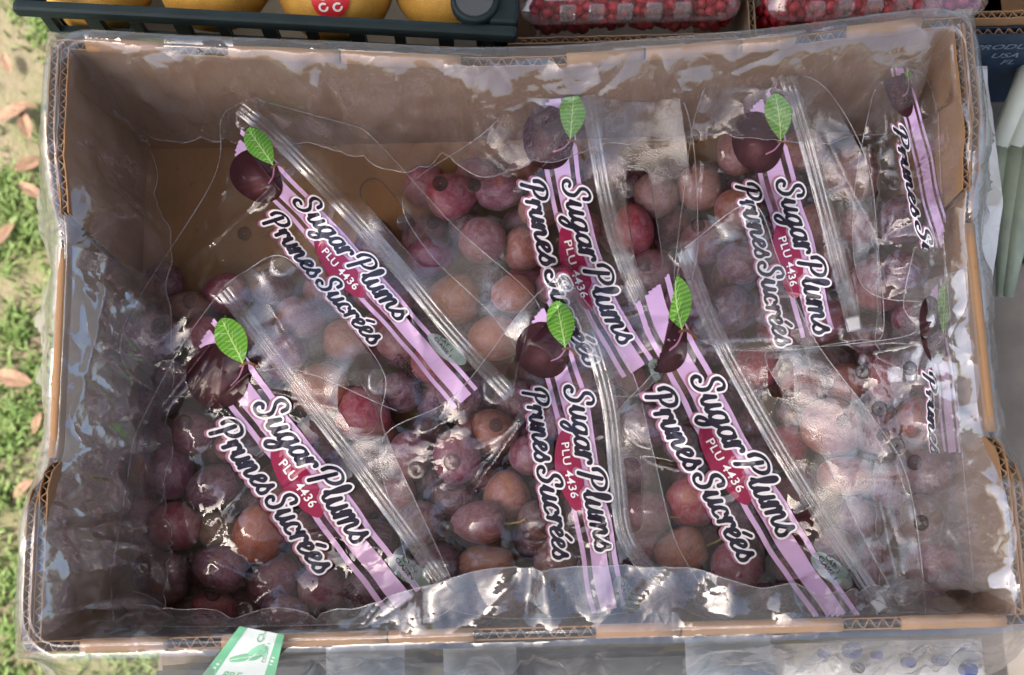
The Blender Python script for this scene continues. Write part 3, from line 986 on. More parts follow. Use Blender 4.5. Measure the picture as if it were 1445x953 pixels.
# brush script: centre lines per letter, x-height 1
GL = {
    'S': (1.25, [[(1.02, 1.38), (1.0, 1.72), (.72, 1.9), (.38, 1.72), (.36, 1.35), (.62, 1.05), (.82, .72), (.74, .25), (.4, .0), (.02, .1), (-.12, .42), (.06, .62), (.26, .5)]]),
    'P': (1.28, [[(.46, 1.6), (.36, 1.0), (.24, .4), (.14, -.05)], [(-.12, 1.05), (-.1, 1.45), (.2, 1.82), (.65, 1.9), (1.05, 1.65), (1.05, 1.2), (.75, .88), (.45, .85), (.34, 1.0)]]),
    'u': (1.02, [[(-.05, .35), (.1, .8), (.16, .98), (.1, .5), (.14, .1), (.34, .02), (.58, .35), (.72, .98)], [(.72, .98), (.66, .4), (.74, .06), (.92, .1), (1.05, .35)]]),
    'g': (1.02, [[(.72, .82), (.5, 1.0), (.2, .85), (.07, .42), (.2, .05), (.45, .12), (.66, .5), (.74, .95)], [(.74, .95), (.66, .2), (.5, -.55), (.22, -.85), (.02, -.62), (.2, -.3), (.65, -.02), (1.05, .35)]]),
    'a': (1.02, [[(.72, .82), (.5, 1.0), (.2, .85), (.07, .42), (.2, .05), (.45, .12), (.66, .5), (.74, .95)], [(.74, .95), (.68, .35), (.76, .05), (.92, .1), (1.05, .35)]]),
    'r': (.74, [[(-.02, .55), (.1, 1.02), (.14, .6), (.08, .02)], [(.12, .45), (.22, .8), (.42, 1.02), (.6, .96), (.62, .8)]]),
    'l': (.62, [[(-.03, .35), (.25, .9), (.42, 1.55), (.34, 1.88), (.2, 1.6), (.14, .8), (.18, .15), (.36, .02), (.52, .12), (.64, .35)]]),
    'm': (1.5, [[(-.05, .5), (.1, .98), (.12, .6), (.06, .0)], [(.06, .1), (.2, .7), (.42, 1.0), (.54, .8), (.48, .0)], [(.5, .15), (.64, .72), (.88, 1.0), (1.0, .8), (.94, .3), (1.06, .04), (1.26, .08), (1.48, .35)]]),
    'n': (1.06, [[(-.05, .5), (.1, .98), (.12, .6), (.06, .0)], [(.06, .1), (.2, .7), (.44, 1.0), (.58, .8), (.52, .3), (.62, .04), (.82, .08), (1.05, .35)]]),
    'e': (.82, [[(.0, .35), (.28, .46), (.56, .72), (.46, .98), (.22, .92), (.07, .5), (.18, .08), (.44, .02), (.68, .18), (.84, .38)]]),
    'c': (.92, [[(.66, .74), (.56, .95), (.3, .95), (.08, .55), (.15, .1), (.42, -.02), (.7, .12)]]),
    's': (.78, [[(-.05, .3), (.22, .75), (.36, 1.1), (.42, .75), (.58, .4), (.5, .06), (.22, -.02), (.04, .14)]]),
}
GL['é'] = (GL['e'][0], GL['e'][1] + [[(.5, 1.28), (.62, 1.42), (.82, 1.62)]])


def word_strokes(txt, x0, y0, size, pen=0.125, slant=0.2, ang=0.0):
    """y up in letter space; returned in print space where d grows downwards"""
    out, cx = [], 0.0
    ca, sa = math.cos(ang), math.sin(ang)
    for ch in txt:
        if ch == ' ':
            cx += 0.38; continue
        w, strokes = GL[ch]
        for st in strokes:
            pts = catmull(st, 6)
            q = []
            for k, p in enumerate(pts):
                d = pts[min(k + 1, len(pts) - 1)] - pts[max(k - 1, 0)]
                r = pen * (0.78 + 0.42 * abs(d[1]) / (np.hypot(*d) + 1e-9))
                X = (cx + p[0] + slant * p[1]) * size; Y = p[1] * size
                q.append((x0 + X * ca + Y * sa, y0 + X * sa - Y * ca, r * size))
            for a, b_ in zip(q[:-1], q[1:]):
                out.append((a[0], a[1], b_[0], b_[1], a[2], b_[2]))
        cx += w
    return out, cx * size


def text_mesh(s, size, spacing=1.0):
    cu = bpy.data.curves.new("t", 'FONT')
    cu.body = s; cu.size = size; cu.align_x = 'CENTER'; cu.align_y = 'CENTER'; cu.space_character = spacing; cu.resolution_u = 3
    cu.offset = size * 0.012
    o = bpy.data.objects.new("t", cu)
    COL.objects.link(o)
    dg = bpy.context.evaluated_depsgraph_get()
    me = bpy.data.meshes.new_from_object(o.evaluated_get(dg))
    bm = bmesh.new(); bm.from_mesh(me)
    bmesh.ops.triangulate(bm, faces=bm.faces[:])
    v = np.array([(p.co.x, p.co.y) for p in bm.verts]); f = [[p.index for p in q.verts] for q in bm.faces]
    bm.free()
    bpy.data.objects.remove(o); bpy.data.curves.remove(cu); bpy.data.meshes.remove(me)
    return v, f


def grid(x0, x1, y0, y1, st):
    xs = np.arange(x0, x1 + st, st); ys = np.arange(y0, y1 + st, st)
    X, Y = np.meshgrid(xs, ys)
    return xs, ys, X, Y


ART = {}      # name -> list of (part name, child name or None, material, layer, verts uv, faces, uv centre/size)


def make_art():
    A = []
    for c, hw in ((66, 14), (39.5, 4.0), (92.5, 4.0)):
        xs = np.arange(-40, 561, 2.2); vs = np.linspace(c - hw, c + hw, 5 if hw > 10 else 3)
        v = [(x, y) for y in vs for x in xs]
        n = len(xs)
        f = [(j * n + i, j * n + i + 1, (j + 1) * n + i + 1, (j + 1) * n + i) for j in range(len(vs) - 1) for i in range(n - 1)]
        A.append(("stripe", None, "ink_lilac", 0, np.array(v), f, None))
    xs, ys, X, Y = grid(30, 160, 20, 140, 2.0)
    a = np.arctan2(Y - 83, X - 94)
    F = np.hypot((X - 94) / 1.06, Y - 83) - 46 + 2.5 * np.exp(-((a + 1.0) / .35) ** 2)
    v, f = sdf_mesh(F, xs, ys)
    A.append(("plum_picture", None, "ink_plum", 1, v, f, (94, 83, 46)))
    # dimple curve on the printed plum, stem, leaf
    xs, ys, X, Y = grid(20, 150, 5, 110, 1.3)
    pts = catmull([(104, 46), (113, 60), (116, 76)], 8)
    sg = [(p[0], p[1], q[0], q[1], 1.2, 1.2) for p, q in zip(pts[:-1], pts[1:])]
    v, f = sdf_mesh(seg_sd(X, Y, sg), xs, ys)
    A.append(("plum_picture", "picture_crease", "ink_mauve", 2, v, f, None))
    pts = catmull([(102, 50), (104, 40), (112, 34), (119, 31)], 8)
    sg = [(p[0], p[1], q[0], q[1], 2.0, 2.2) for p, q in zip(pts[:-1], pts[1:])]
    v, f = sdf_mesh(seg_sd(X, Y, sg), xs, ys)
    A.append(("stem_picture", None, "ink_stem", 3, v, f, None))
    t = np.linspace(0, 1, 24)
    ax = np.stack([30 + 70 * t, 27 + 18 * t], 1)
    nrm = np.array([-.25, .97])
    wd = 23 * np.sin(np.pi * t ** 0.8) ** 0.8
    up = ax + nrm * wd[:, None]; dn = (ax - nrm * wd[:, None])[::-1]
    xs, ys, X, Y = grid(15, 115, 0, 75, 1.6)
    v, f = sdf_mesh(poly_sd(X, Y, np.concatenate([up, dn[1:-1]])), xs, ys)
    A.append(("leaf_picture", None, "ink_leaf", 4, v, f, (65, 36, 30)))
    sg = [(34, 28, 100, 45, .6, 1.2)]
    for k in range(5):
        m = ax[4 + 4 * k]
        sg += [(m[0], m[1], m[0] - 11, m[1] + 12, .5, .25), (m[0], m[1], m[0] - 13, m[1] - 11, .5, .25)]
    xs, ys, X, Y = grid(15, 115, 0, 75, 0.9)
    v, f = sdf_mesh(seg_sd(X, Y, sg), xs, ys)
    A.append(("leaf_picture", "leaf_vein", "ink_leaf_vein", 5, v, f, None))
    # badge
    xs, ys, X, Y = grid(215, 360, 50, 120, 2.0)
    F = np.abs((X - 286) / 60) ** 2.0 + np.abs((Y - 86) / 22.5) ** 1.75 - 1
    v, f = sdf_mesh(F * 20, xs, ys)
    A.append(("badge", None, "ink_badge", 2, v, f, None))
    tv, tf = text_mesh("PLU 4436", 19, 1.08)
    A.append(("badge", "badge_lettering", "ink_white", 4, np.stack([286 + tv[:, 0], 86 - tv[:, 1] + 1.0], 1), tf, None))
    for txt, x0, y0, size, ang in (("Sugar Plums", 163, 70, 24.5, 0.0), ("Prunes Sucrées", 152, 139, 24.5, 0.008)):
        sg, wd_ = word_strokes(txt, 0, 0, 1.0)
        k = 246.0 / wd_ if txt[0] == 'S' else 258.0 / wd_
        size = k
        sg, wd_ = word_strokes(txt, x0, y0, size, ang=ang, pen=0.104 * 24.5 / size)
        xs, ys, X, Y = grid(x0 - 20, x0 + 290, y0 - 66, y0 + 34, 1.25)
        F = seg_sd(X, Y, sg)
        v, f = sdf_mesh(F, xs, ys)
        A.append(("lettering " + txt, None, "ink_navy", 6, v, f, None))
        v, f = sdf_mesh(F - 2.8, xs, ys)
        A.append(("lettering " + txt, "lettering_outline", "ink_white", 5, v, f, None))
        F2 = seg_sd(X, Y, [(a - 2.2, b_ + 2.8, c - 2.2, d + 2.8, r0, r1) for (a, b_, c, d, r0, r1) in sg])
        v, f = sdf_mesh(F2 - 3.1, xs, ys)
        A.append(("lettering " + txt, "lettering_shadow", "ink_mauve", 3, v, f, None))
    xs, ys, X, Y = grid(430, 530, 0, 70, 2.0)
    v, f = sdf_mesh((np.hypot((X - 484) / 34, (Y - 32 + (X - 484) * .25) / 17) - 1) * 17, xs, ys)
    A.append(("print_patch", None, "ink_aqua", 1, v, f, None))
    for txt, u, d, s in (("PRODUCT OF\nPRODUIT DU", 478, 118, 10.5), ("CHILE\nCHILI", 540, 118, 10.5), ("CAT. 1\nCLASSE 1", 478, 30, 9.5)):
        tv, tf = text_mesh(txt, s)
        A.append(("small_print", None, "ink_black", 2, np.stack([u + tv[:, 0], d - tv[:, 1]], 1), tf, None))
    ART["full"] = A


make_art()


# ------------------------------------------------------------------ the bags of plums
class Curve2:
    def __init__(self, pts):
        P = np.array(catmull(pts, 14))
        self.P = P
        d = np.r_[0, np.cumsum(np.hypot(*np.diff(P, axis=0).T))]
        self.d = d; self.L = d[-1]

    def pos(self, s):
        s = np.asarray(s, float)
        x = np.interp(s, self.d, self.P[:, 0]); y = np.interp(s, self.d, self.P[:, 1])
        t0 = (self.P[1] - self.P[0]) / np.hypot(*(self.P[1] - self.P[0])); t1 = (self.P[-1] - self.P[-2]) / np.hypot(*(self.P[-1] - self.P[-2]))
        lo = np.minimum(s, 0); hi = np.maximum(s - self.L, 0)
        return x + lo * t0[0] + hi * t1[0], y + lo * t0[1] + hi * t1[1]

    def tan(self, s, w=22.0):
        x0, y0 = self.pos(s - w); x1, y1 = self.pos(s + w)
        L = np.hypot(x1 - x0, y1 - y0)
        return (x1 - x0) / L, (y1 - y0) / L


BAGS = {
    'B': dict(label="upper left clear bag of plums by the empty box corner", off=0.002, seed=21,
              zip=[(338, 150), (392, 195), (470, 275), (560, 375), (640, 470), (722, 560)], us=0.93, ds=0.72, kx=0.0,
              body=[(336, 146), (470, 275), (560, 375), (722, 560), (700, 602), (560, 580), (400, 520), (260, 560), (178, 520), (186, 440), (300, 255), (312, 170)],
              head=[(338, 146), (366, 140), (430, 160), (510, 181), (641, 319), (757, 425), (740, 475), (722, 560), (640, 470), (560, 375), (470, 275), (392, 195)],
              handle=[(527, 271, 607, 364, 18)], vents=[(268, 425, 8), (224, 461, 9), (345, 330, 7)],
              cr=[(385, 262, 190, 440, 5, 7), (345, 250, 280, 300, 2, 5), (575, 425, 600, 500, 3, 5), (330, 180, 300, 340, 3, 6), (300, 400, 210, 500, 2, 5), (420, 300, 340, 200, 2, 5)]),
    'C': dict(label="tall middle clear bag of plums with its picture near the back wall", off=0.002, seed=33,
              zip=[(826, 100), (838, 180), (852, 262), (872, 345), (905, 425), (948, 500)], us=0.92, ds=0.80, kx=0.05,
              body=[(822, 102), (838, 180), (852, 262), (872, 345), (905, 425), (948, 500), (890, 560), (760, 520), (690, 440), (600, 350), (572, 270), (680, 190), (760, 115)],
              head=[(828, 102), (958, 132), (985, 320), (970, 420), (948, 500), (905, 425), (872, 345), (852, 262), (838, 180)],
              handle=[(898, 255, 916, 368, 19)], vents=[(621, 259, 8), (669, 262, 7), (572, 314, 9), (886, 269, 7), (910, 373, 8), (611, 315, 6)],
              cr=[(676, 218, 620, 305, 4, 5), (800, 205, 690, 300, 4, 6), (690, 250, 640, 330, 3, 5), (930, 150, 800, 90, 3, 6), (980, 150, 985, 330, 4, 6), (745, 350, 760, 420, 3, 5)]),
    'D': dict(label="upper right clear bag of plums with a zip slider", off=0.0035, seed=45,
              zip=[(1108, 98), (1140, 205), (1172, 325), (1208, 468)], us=0.92, ds=0.80, kx=0.0,
              body=[(1106, 98), (1140, 205), (1172, 325), (1212, 480), (1100, 495), (1000, 485), (952, 430), (968, 250), (985, 150), (1018, 100)],
              head=[(1110, 98), (1168, 128), (1224, 230), (1240, 360), (1246, 470), (1212, 480), (1172, 325), (1140, 205)],
              handle=[], vents=[(977, 193, 8), (1004, 440, 7), (985, 318, 7)],
              cr=[(985, 200, 965, 330, 5, 6), (1000, 180, 985, 330, 3, 6), (1160, 180, 1235, 330, 2, 5), (1180, 410, 1240, 350, 2, 5), (1195, 335, 1215, 440, 3, 5)], slider=0.97),
    'G': dict(label="clear bag of plums standing steeply in the back right corner of the box", off=0.002, seed=57,
              zip=[(1276, 3), (1343, 275), (1410, 548)], us=1.1, ds=0.42, kx=0.0, nozip=True, skip=('Sugar', 'badge'), ymax=352,
              body=[(1240, 118), (1312, 120), (1352, 400), (1290, 425), (1215, 400), (1205, 280), (1228, 150)], head=None, handle=[], vents=[(1262, 260, 6)],
              cr=[(1250, 130, 1300, 330, 4, 5), (1225, 170, 1240, 380, 3, 5), (1330, 180, 1350, 380, 3, 5)]),
    'H': dict(label="clear bag of plums along the right wall, with fanned lilac stripes", off=0.0035, seed=63,
              zip=[(1339, 367), (1372, 640), (1396, 840)], us=1.0, ds=0.40, kx=0.0, nozip=True, skip=('Sugar', 'badge', 'small'), ymax=640,
              body=[(1290, 350), (1345, 352), (1375, 700), (1368, 850), (1290, 872), (1240, 800), (1150, 620), (1080, 500), (1180, 488), (1290, 470), (1275, 430)], head=None, handle=[],
              vents=[(1284, 520, 7), (1217, 525, 7), (1241, 577, 8), (1265, 630, 9), (1291, 653, 8), (1300, 738, 8), (1246, 615, 7), (1190, 595, 7)],
              cr=[(1180, 490, 1330, 478, 4, 6), (1285, 480, 1330, 440, 4, 5), (1200, 560, 1250, 640, 2, 5), (1290, 690, 1315, 760, 3, 4), (1230, 500, 1290, 530, 3, 5)]),
    'A': dict(label="lower left clear bag of plums with whole lettering and plum picture in full view", off=0.0065, seed=71,
              zip=[(315, 408), (372, 482), (434, 565), (498, 648), (562, 735), (624, 820)], us=0.985, ds=0.97, kx=0.0,
              body=[(313, 408), (372, 482), (434, 565), (498, 648), (562, 735), (630, 826), (640, 855), (560, 878), (205, 884), (140, 868), (160, 790), (186, 640), (196, 602), (255, 490)],
              head=[(316, 404), (345, 384), (400, 362), (470, 430), (541, 525), (538, 590), (560, 650), (640, 826), (624, 820), (562, 735), (498, 648), (434, 565), (372, 482)],
              handle=[(492, 558, 512, 590, 23)], vents=[(260, 597, 9), (212, 630, 8), (220, 702, 7), (262, 795, 7), (300, 838, 8), (345, 862, 9), (455, 865, 8)],
              cr=[(310, 470, 195, 615, 5, 6), (318, 440, 250, 520, 3, 6), (280, 775, 358, 826, 3, 4), (270, 560, 200, 640, 2, 5), (340, 600, 300, 560, 2, 4), (255, 700, 270, 770, 2, 4), (380, 430, 425, 505, 3, 4)]),
    'E': dict(label="bottom middle clear bag of plums, its lettering wrapping round under the zip", off=0.0075, seed=87, pzip=[(790, 388), (833, 475), (860, 570), (878, 670), (896, 760), (914, 850)],
              zip=[(790, 388), (833, 475), (860, 570), (872, 680), (886, 765), (948, 838)], us=0.97, ds=0.83, kx=0.0,
              body=[(788, 388), (833, 475), (860, 570), (872, 680), (886, 765), (948, 838), (880, 865), (700, 872), (600, 838), (560, 740), (540, 620), (640, 560), (735, 440)],
              head=[(792, 388), (830, 430), (890, 520), (922, 640), (952, 760), (1000, 852), (948, 838), (886, 765), (872, 680), (860, 570), (833, 475)],
              handle=[(890, 660, 891, 738, 15)], vents=[(638, 652, 9), (588, 664, 10), (628, 746, 9), (625, 610, 8), (700, 600, 7), (610, 848, 8)],
              cr=[(775, 545, 630, 745, 6, 6), (700, 555, 575, 625, 4, 6), (790, 530, 690, 690, 3, 5), (600, 700, 730, 610, 3, 6), (840, 470, 770, 560, 3, 5), (680, 700, 750, 710, 3, 4), (720, 800, 820, 838, 3, 4), (800, 420, 750, 480, 3, 4)]),
    'F': dict(label="bottom right clear bag of plums with bright header flap and zip slider", off=0.010, seed=95, stand=(480, 0.00030, 0.042),
              zip=[(965, 352), (1008, 465), (1088, 612), (1168, 742), (1256, 876)], us=1.03, ds=0.92, kx=0.0,
              body=[(962, 352), (1008, 465), (1088, 612), (1168, 742), (1262, 882), (1150, 888), (1000, 874), (900, 805), (868, 700), (868, 592), (925, 520), (948, 430)],
              head=[(966, 350), (1060, 288), (1100, 370), (1150, 480), (1232, 590), (1282, 680), (1306, 858), (1292, 876), (1262, 882), (1168, 742), (1088, 612), (1008, 465)],
              handle=[(1098, 522, 1106, 545, 22)], vents=[(1116, 560, 9), (1167, 540, 8), (1063, 850, 9), (1000, 640, 7), (1138, 705, 7)],
              cr=[(965, 420, 905, 560, 4, 6), (900, 640, 1000, 660, 4, 6), (1020, 830, 1140, 815, 3, 4), (1210, 640, 1290, 660, 2, 5), (1260, 640, 1280, 700, 4, 5), (1240, 700, 1270, 840, 4, 8), (1120, 730, 1150, 710, 3, 4), (880, 600, 930, 640, 3, 5)], slider=0.955),
}


def inside_box(W_):
    return (np.abs(W_[:, 0]) < LB - .0125) & (W_[:, 1] > -WB + .0085) & (W_[:, 1] < WB - .0085 - bow(W_[:, 0]) * W_[:, 2] / HB)


def bag_surface(B, px, py, lift=0.0):
    z = zp(px, py) + B['off'] + crumple(px, py, B['seed'], 2.1) + crease_h(px, py, B['cr'])
    if 'stand' in B:
        p0, sl, mxh = B['stand']
        z = z + np.clip((p0 - py) * sl, 0, mxh)
    return unproject(px, py, z + lift)


def drop_faces(v, f, ok):
    ok = np.asarray(ok)
    idx = -np.ones(len(v), int)
    f2 = [q for q in f if all(ok[i] for i in q)]
    used = sorted({i for q in f2 for i in q})
    for k, i in enumerate(used):
        idx[i] = k
    return v[used], [[idx[i] for i in q] for q in f2], used


def film_piece(B, root, name, poly, holes, mat, step=3.6, lift=0.0):
    P = np.array(catmull(poly + [poly[0]], 3))[:-1] if name == "film_front" else np.array(poly, float)
    xs, ys, X, Y = grid(P[:, 0].min() - 8, P[:, 0].max() + 8, P[:, 1].min() - 8, P[:, 1].max() + 8, step)
    F = poly_sd(X, Y, P)
    for (x0, y0, x1, y1, r) in holes:
        F = np.maximum(F, -seg_sd(X, Y, [(x0, y0, x1 + 1e-3, y1, r, r)]) if r > 12 else r - np.hypot(X - x0, Y - y0))
    v, f = sdf_mesh(F, xs, ys)
    W_ = bag_surface(B, v[:, 0], v[:, 1], lift)
    W_, f, _ = drop_faces(W_, f, inside_box(W_))
    if not len(f):
        return None
    return mesh_obj(name, W_, f, mat, root, True)


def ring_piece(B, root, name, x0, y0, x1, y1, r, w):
    """thickened punched edge of a handle hole; over a vent, a disc painting its dark"""
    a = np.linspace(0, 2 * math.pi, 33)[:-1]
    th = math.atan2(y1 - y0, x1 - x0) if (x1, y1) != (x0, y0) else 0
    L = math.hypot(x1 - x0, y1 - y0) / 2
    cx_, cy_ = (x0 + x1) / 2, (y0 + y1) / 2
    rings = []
    for rr_, lf in ((r * .12 if name == 'vent_dark_disc' else r - .3, -0.0006 if name == 'vent_dark_disc' else 0.0001), (r + w * .5, 0.0006), (r + w, 0.0001)):
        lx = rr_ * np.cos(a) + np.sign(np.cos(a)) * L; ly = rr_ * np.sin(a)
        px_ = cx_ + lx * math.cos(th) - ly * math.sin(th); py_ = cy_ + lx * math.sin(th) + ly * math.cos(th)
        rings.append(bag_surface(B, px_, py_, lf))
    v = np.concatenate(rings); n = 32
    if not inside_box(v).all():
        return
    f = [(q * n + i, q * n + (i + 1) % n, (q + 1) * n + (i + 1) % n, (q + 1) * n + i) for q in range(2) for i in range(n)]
    mesh_obj(name, v, f, M["rim_and_vent_dark"], root, True)


def art_pos(B, cur, u, d):
    s = u * B['us']
    x, y = cur.pos(s)
    tx, ty = cur.tan(s)
    k = B['ds']
    sd = B['seed']
    X = x - ty * d * k; Y = y + tx * d * k
    return X + 1.5 * np.sin(Y / 27 + sd) + .6 * np.sin(X / 13 + Y / 17 + sd), Y + 1.4 * np.sin(X / 29 + 2 * sd) + .6 * np.sin(Y / 13 - X / 19 + sd)


def in_polys(px, py, poly, pad=0.0):
    return poly_sd(px, py, poly) < pad


def build_bag(key, B):
    rc_ = random.Random(B['seed'] * 7 + 1)
    z0_, z1_ = B['zip'][0], B['zip'][-1]
    za = math.atan2(z1_[1] - z0_[1], z1_[0] - z0_[0]) + math.pi / 2
    bx_ = [p[0] for p in B['body']]; by_ = [p[1] for p in B['body']]
    B['cr'] = list(B['cr'])
    for _ in range(16):
        cx_, cy_ = rc_.uniform(min(bx_), max(bx_)), rc_.uniform(min(by_), max(by_))
        a_ = za + rc_.gauss(0, .55); L_ = rc_.uniform(40, 130)
        B['cr'].append((cx_ - math.cos(a_) * L_, cy_ - math.sin(a_) * L_, cx_ + math.cos(a_) * L_, cy_ + math.sin(a_) * L_, rc_.choice((-1, 1)) * rc_.uniform(.7, 1.7), rc_.uniform(3.2, 5.5)))
    c = at(B['body'][0][0], B['body'][0][1], 0.1)
    root = empty("plum_bag", (float(c.x), float(c.y), 0.006))
    tag(root, B['label'], "bag", "zip bags of plums packed in the box")
    cur = Curve2(B['zip'])
    pcur = Curve2(B.get('pzip', B['zip']))
    film_piece(B, root, "film_front", B['body'], [(x, y, x, y, r) for x, y, r in B['vents']], M["film_body"])
    Bb = dict(B, off=0.0, cr=[], seed=B['seed'] + 1)
    # back film: lies under the fruit on the floor of the box
    P = np.array(B['body'], float)
    xs, ys, X, Y = grid(P[:, 0].min(), P[:, 0].max(), P[:, 1].min(), P[:, 1].max(), 16.0)
    v, f = sdf_mesh(poly_sd(X, Y, P), xs, ys)
    W_ = unproject(v[:, 0], v[:, 1], zp(v[:, 0], v[:, 1]))
    W_[:, 2] = 0.0065 + 0.002 * B['off'] * 100 + crumple(v[:, 0], v[:, 1], B['seed'] + 1) * .4 + .001
    W_, f, _ = drop_faces(W_, f, inside_box(W_))
    if len(f):
        mesh_obj("film_back", W_, f, M["film_back"], root, True)
    for nm, poly in (("side_seam", B['body']), ("flap_edge", B['head'])):
        if not poly:
            continue
        n0 = len(B['zip']) if not B.get('nozip') else 0
        Q = poly[n0 - 1:] + poly[:1] if (nm == "side_seam" and n0) else (poly if nm == "flap_edge" else poly + poly[:1])
        Q = np.array(catmull(Q, 10)) if nm == "side_seam" else np.array(catmull(Q[:len(Q) - max(0, n0 - 2)], 10))
        w_ = bag_surface(B, Q[:, 0], Q[:, 1], 0.0012 if nm == "flap_edge" else 0.0002)
        w_ = w_[inside_box(w_)]
        if len(w_) > 4:
            tbb = MB(); tbb.tube([tuple(p) for p in w_], 0.0004, 5, False)
            tbb.build(nm, M["seam"], root, True)
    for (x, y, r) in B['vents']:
        ring_piece(B, root, "vent_dark_disc", x, y, x, y, r, 3.2)  # dark disc laid over the vent, painting the dark of the opening
    if B['head']:
        hs = B['handle']
        film_piece(B, root, "header_flap", B['head'], hs, M["film_header"], lift=0.0012)
        for h in hs:
            ring_piece(B, root, "handle_rim", h[0], h[1], h[2], h[3], h[4], 1.6)
    # zip: a ribbed strip along the mouth
    if not B.get('nozip'):
        n = 90
        s = np.linspace(2, cur.L - 2, n)
        x, y = cur.pos(s); tx, ty = cur.tan(s, 10)
        prof = [(-12, 0.0006), (-10.5, .0012), (-8, .0011), (-7, .0019), (-4.5, .0019), (-3.6, .0013), (-1.6, .0013), (-.8, .0022), (2.4, .0022), (3.2, .0013), (5, .0012), (6, .0018), (8, .0018), (9, .0011), (11.5, .0005)]
        rings = [bag_surface(dict(B, cr=[]), x - ty * (-o), y + tx * (-o), lf + .0012) for o, lf in prof]
        v = np.concatenate(rings)
        f = [(q * n + i, q * n + i + 1, (q + 1) * n + i + 1, (q + 1) * n + i) for q in range(len(prof) - 1) for i in range(n - 1)]
        W_, f, _ = drop_faces(v, f, inside_box(v))
        mesh_obj("zip_strip", W_, f, M["zip"], root, True)
        if B.get('slider'):
            s0 = cur.L * B['slider']
            p0 = np.array(cur.pos(s0)); tt = np.array(cur.tan(s0)); nn = np.array([-tt[1], tt[0]])
            q = []
            for lf in (0.001, 0.0055):
                for (a, b_) in ((-11, -10), (11, -8), (11, 8), (-11, 10)):
                    w_ = p0 + tt * a * (1 if lf < .005 else .8) + nn * b_
                    q.append(bag_surface(dict(B, cr=[]), w_[:1], w_[1:], lf)[0])
            so = mesh_obj("zip_slider", q, [(3, 2, 1, 0), (4, 5, 6, 7), (0, 1, 5, 4), (1, 2, 6, 5), (2, 3, 7, 6), (3, 0, 4, 7)], M["slider_white"], root)
            m = so.modifiers.new("bevel", 'BEVEL'); m.width = 0.001; m.segments = 2
    # print
    parts = {}
    arts = sorted(ART["full"], key=lambda a: a[1] is not None)
    for (nm, child, mat, layer, uv, f, uvc) in arts:
        if any(k_ in nm for k_ in B.get('skip', ())):
            continue
        px_, py_ = art_pos(B, pcur, uv[:, 0], uv[:, 1])
        W_ = bag_surface(B, px_, py_, 0.0013 + 0.0003 * layer)
        ok = inside_box(W_) & in_polys(px_, py_, np.array(catmull(B['body'] + [B['body'][0]], 3))[:-1] if len(B['body']) else B['body'], 2.0)
        if nm == "stripe":
            ok = inside_box(W_) & (uv[:, 0] < cur.L / B['us'] - 8) & (uv[:, 0] > 6 + .42 * uv[:, 1])
        if 'ymax' in B:
            ok &= py_ < B['ymax']
        W2, f2, used = drop_faces(W_, f, ok)
        if len(f2) < 3:
            continue
        name = nm.split()[0] if child is None else child
        par = root if child is None else parts.get(nm)
        if par is None:
            continue
        o = mesh_obj(name, W2, f2, M[mat], root, True)
        if child is not None:
            o.parent = par
        else:
            parts[nm] = o
        if nm.startswith("lettering") and child is None:
            o["label"] = "dark script words %s with white outline" % nm[10:]
        if uvc:
            ul = o.data.uv_layers.new(name="print")
            uvv = (uv[used] - np.array(uvc[:2])) / uvc[2]
            li = np.empty(len(o.data.loops), np.int32); o.data.loops.foreach_get("vertex_index", li)
            ul.data.foreach_set("uv", uvv[li].astype(np.float32).ravel())
    return root


for key_, B_ in BAGS.items():
    build_bag(key_, B_)

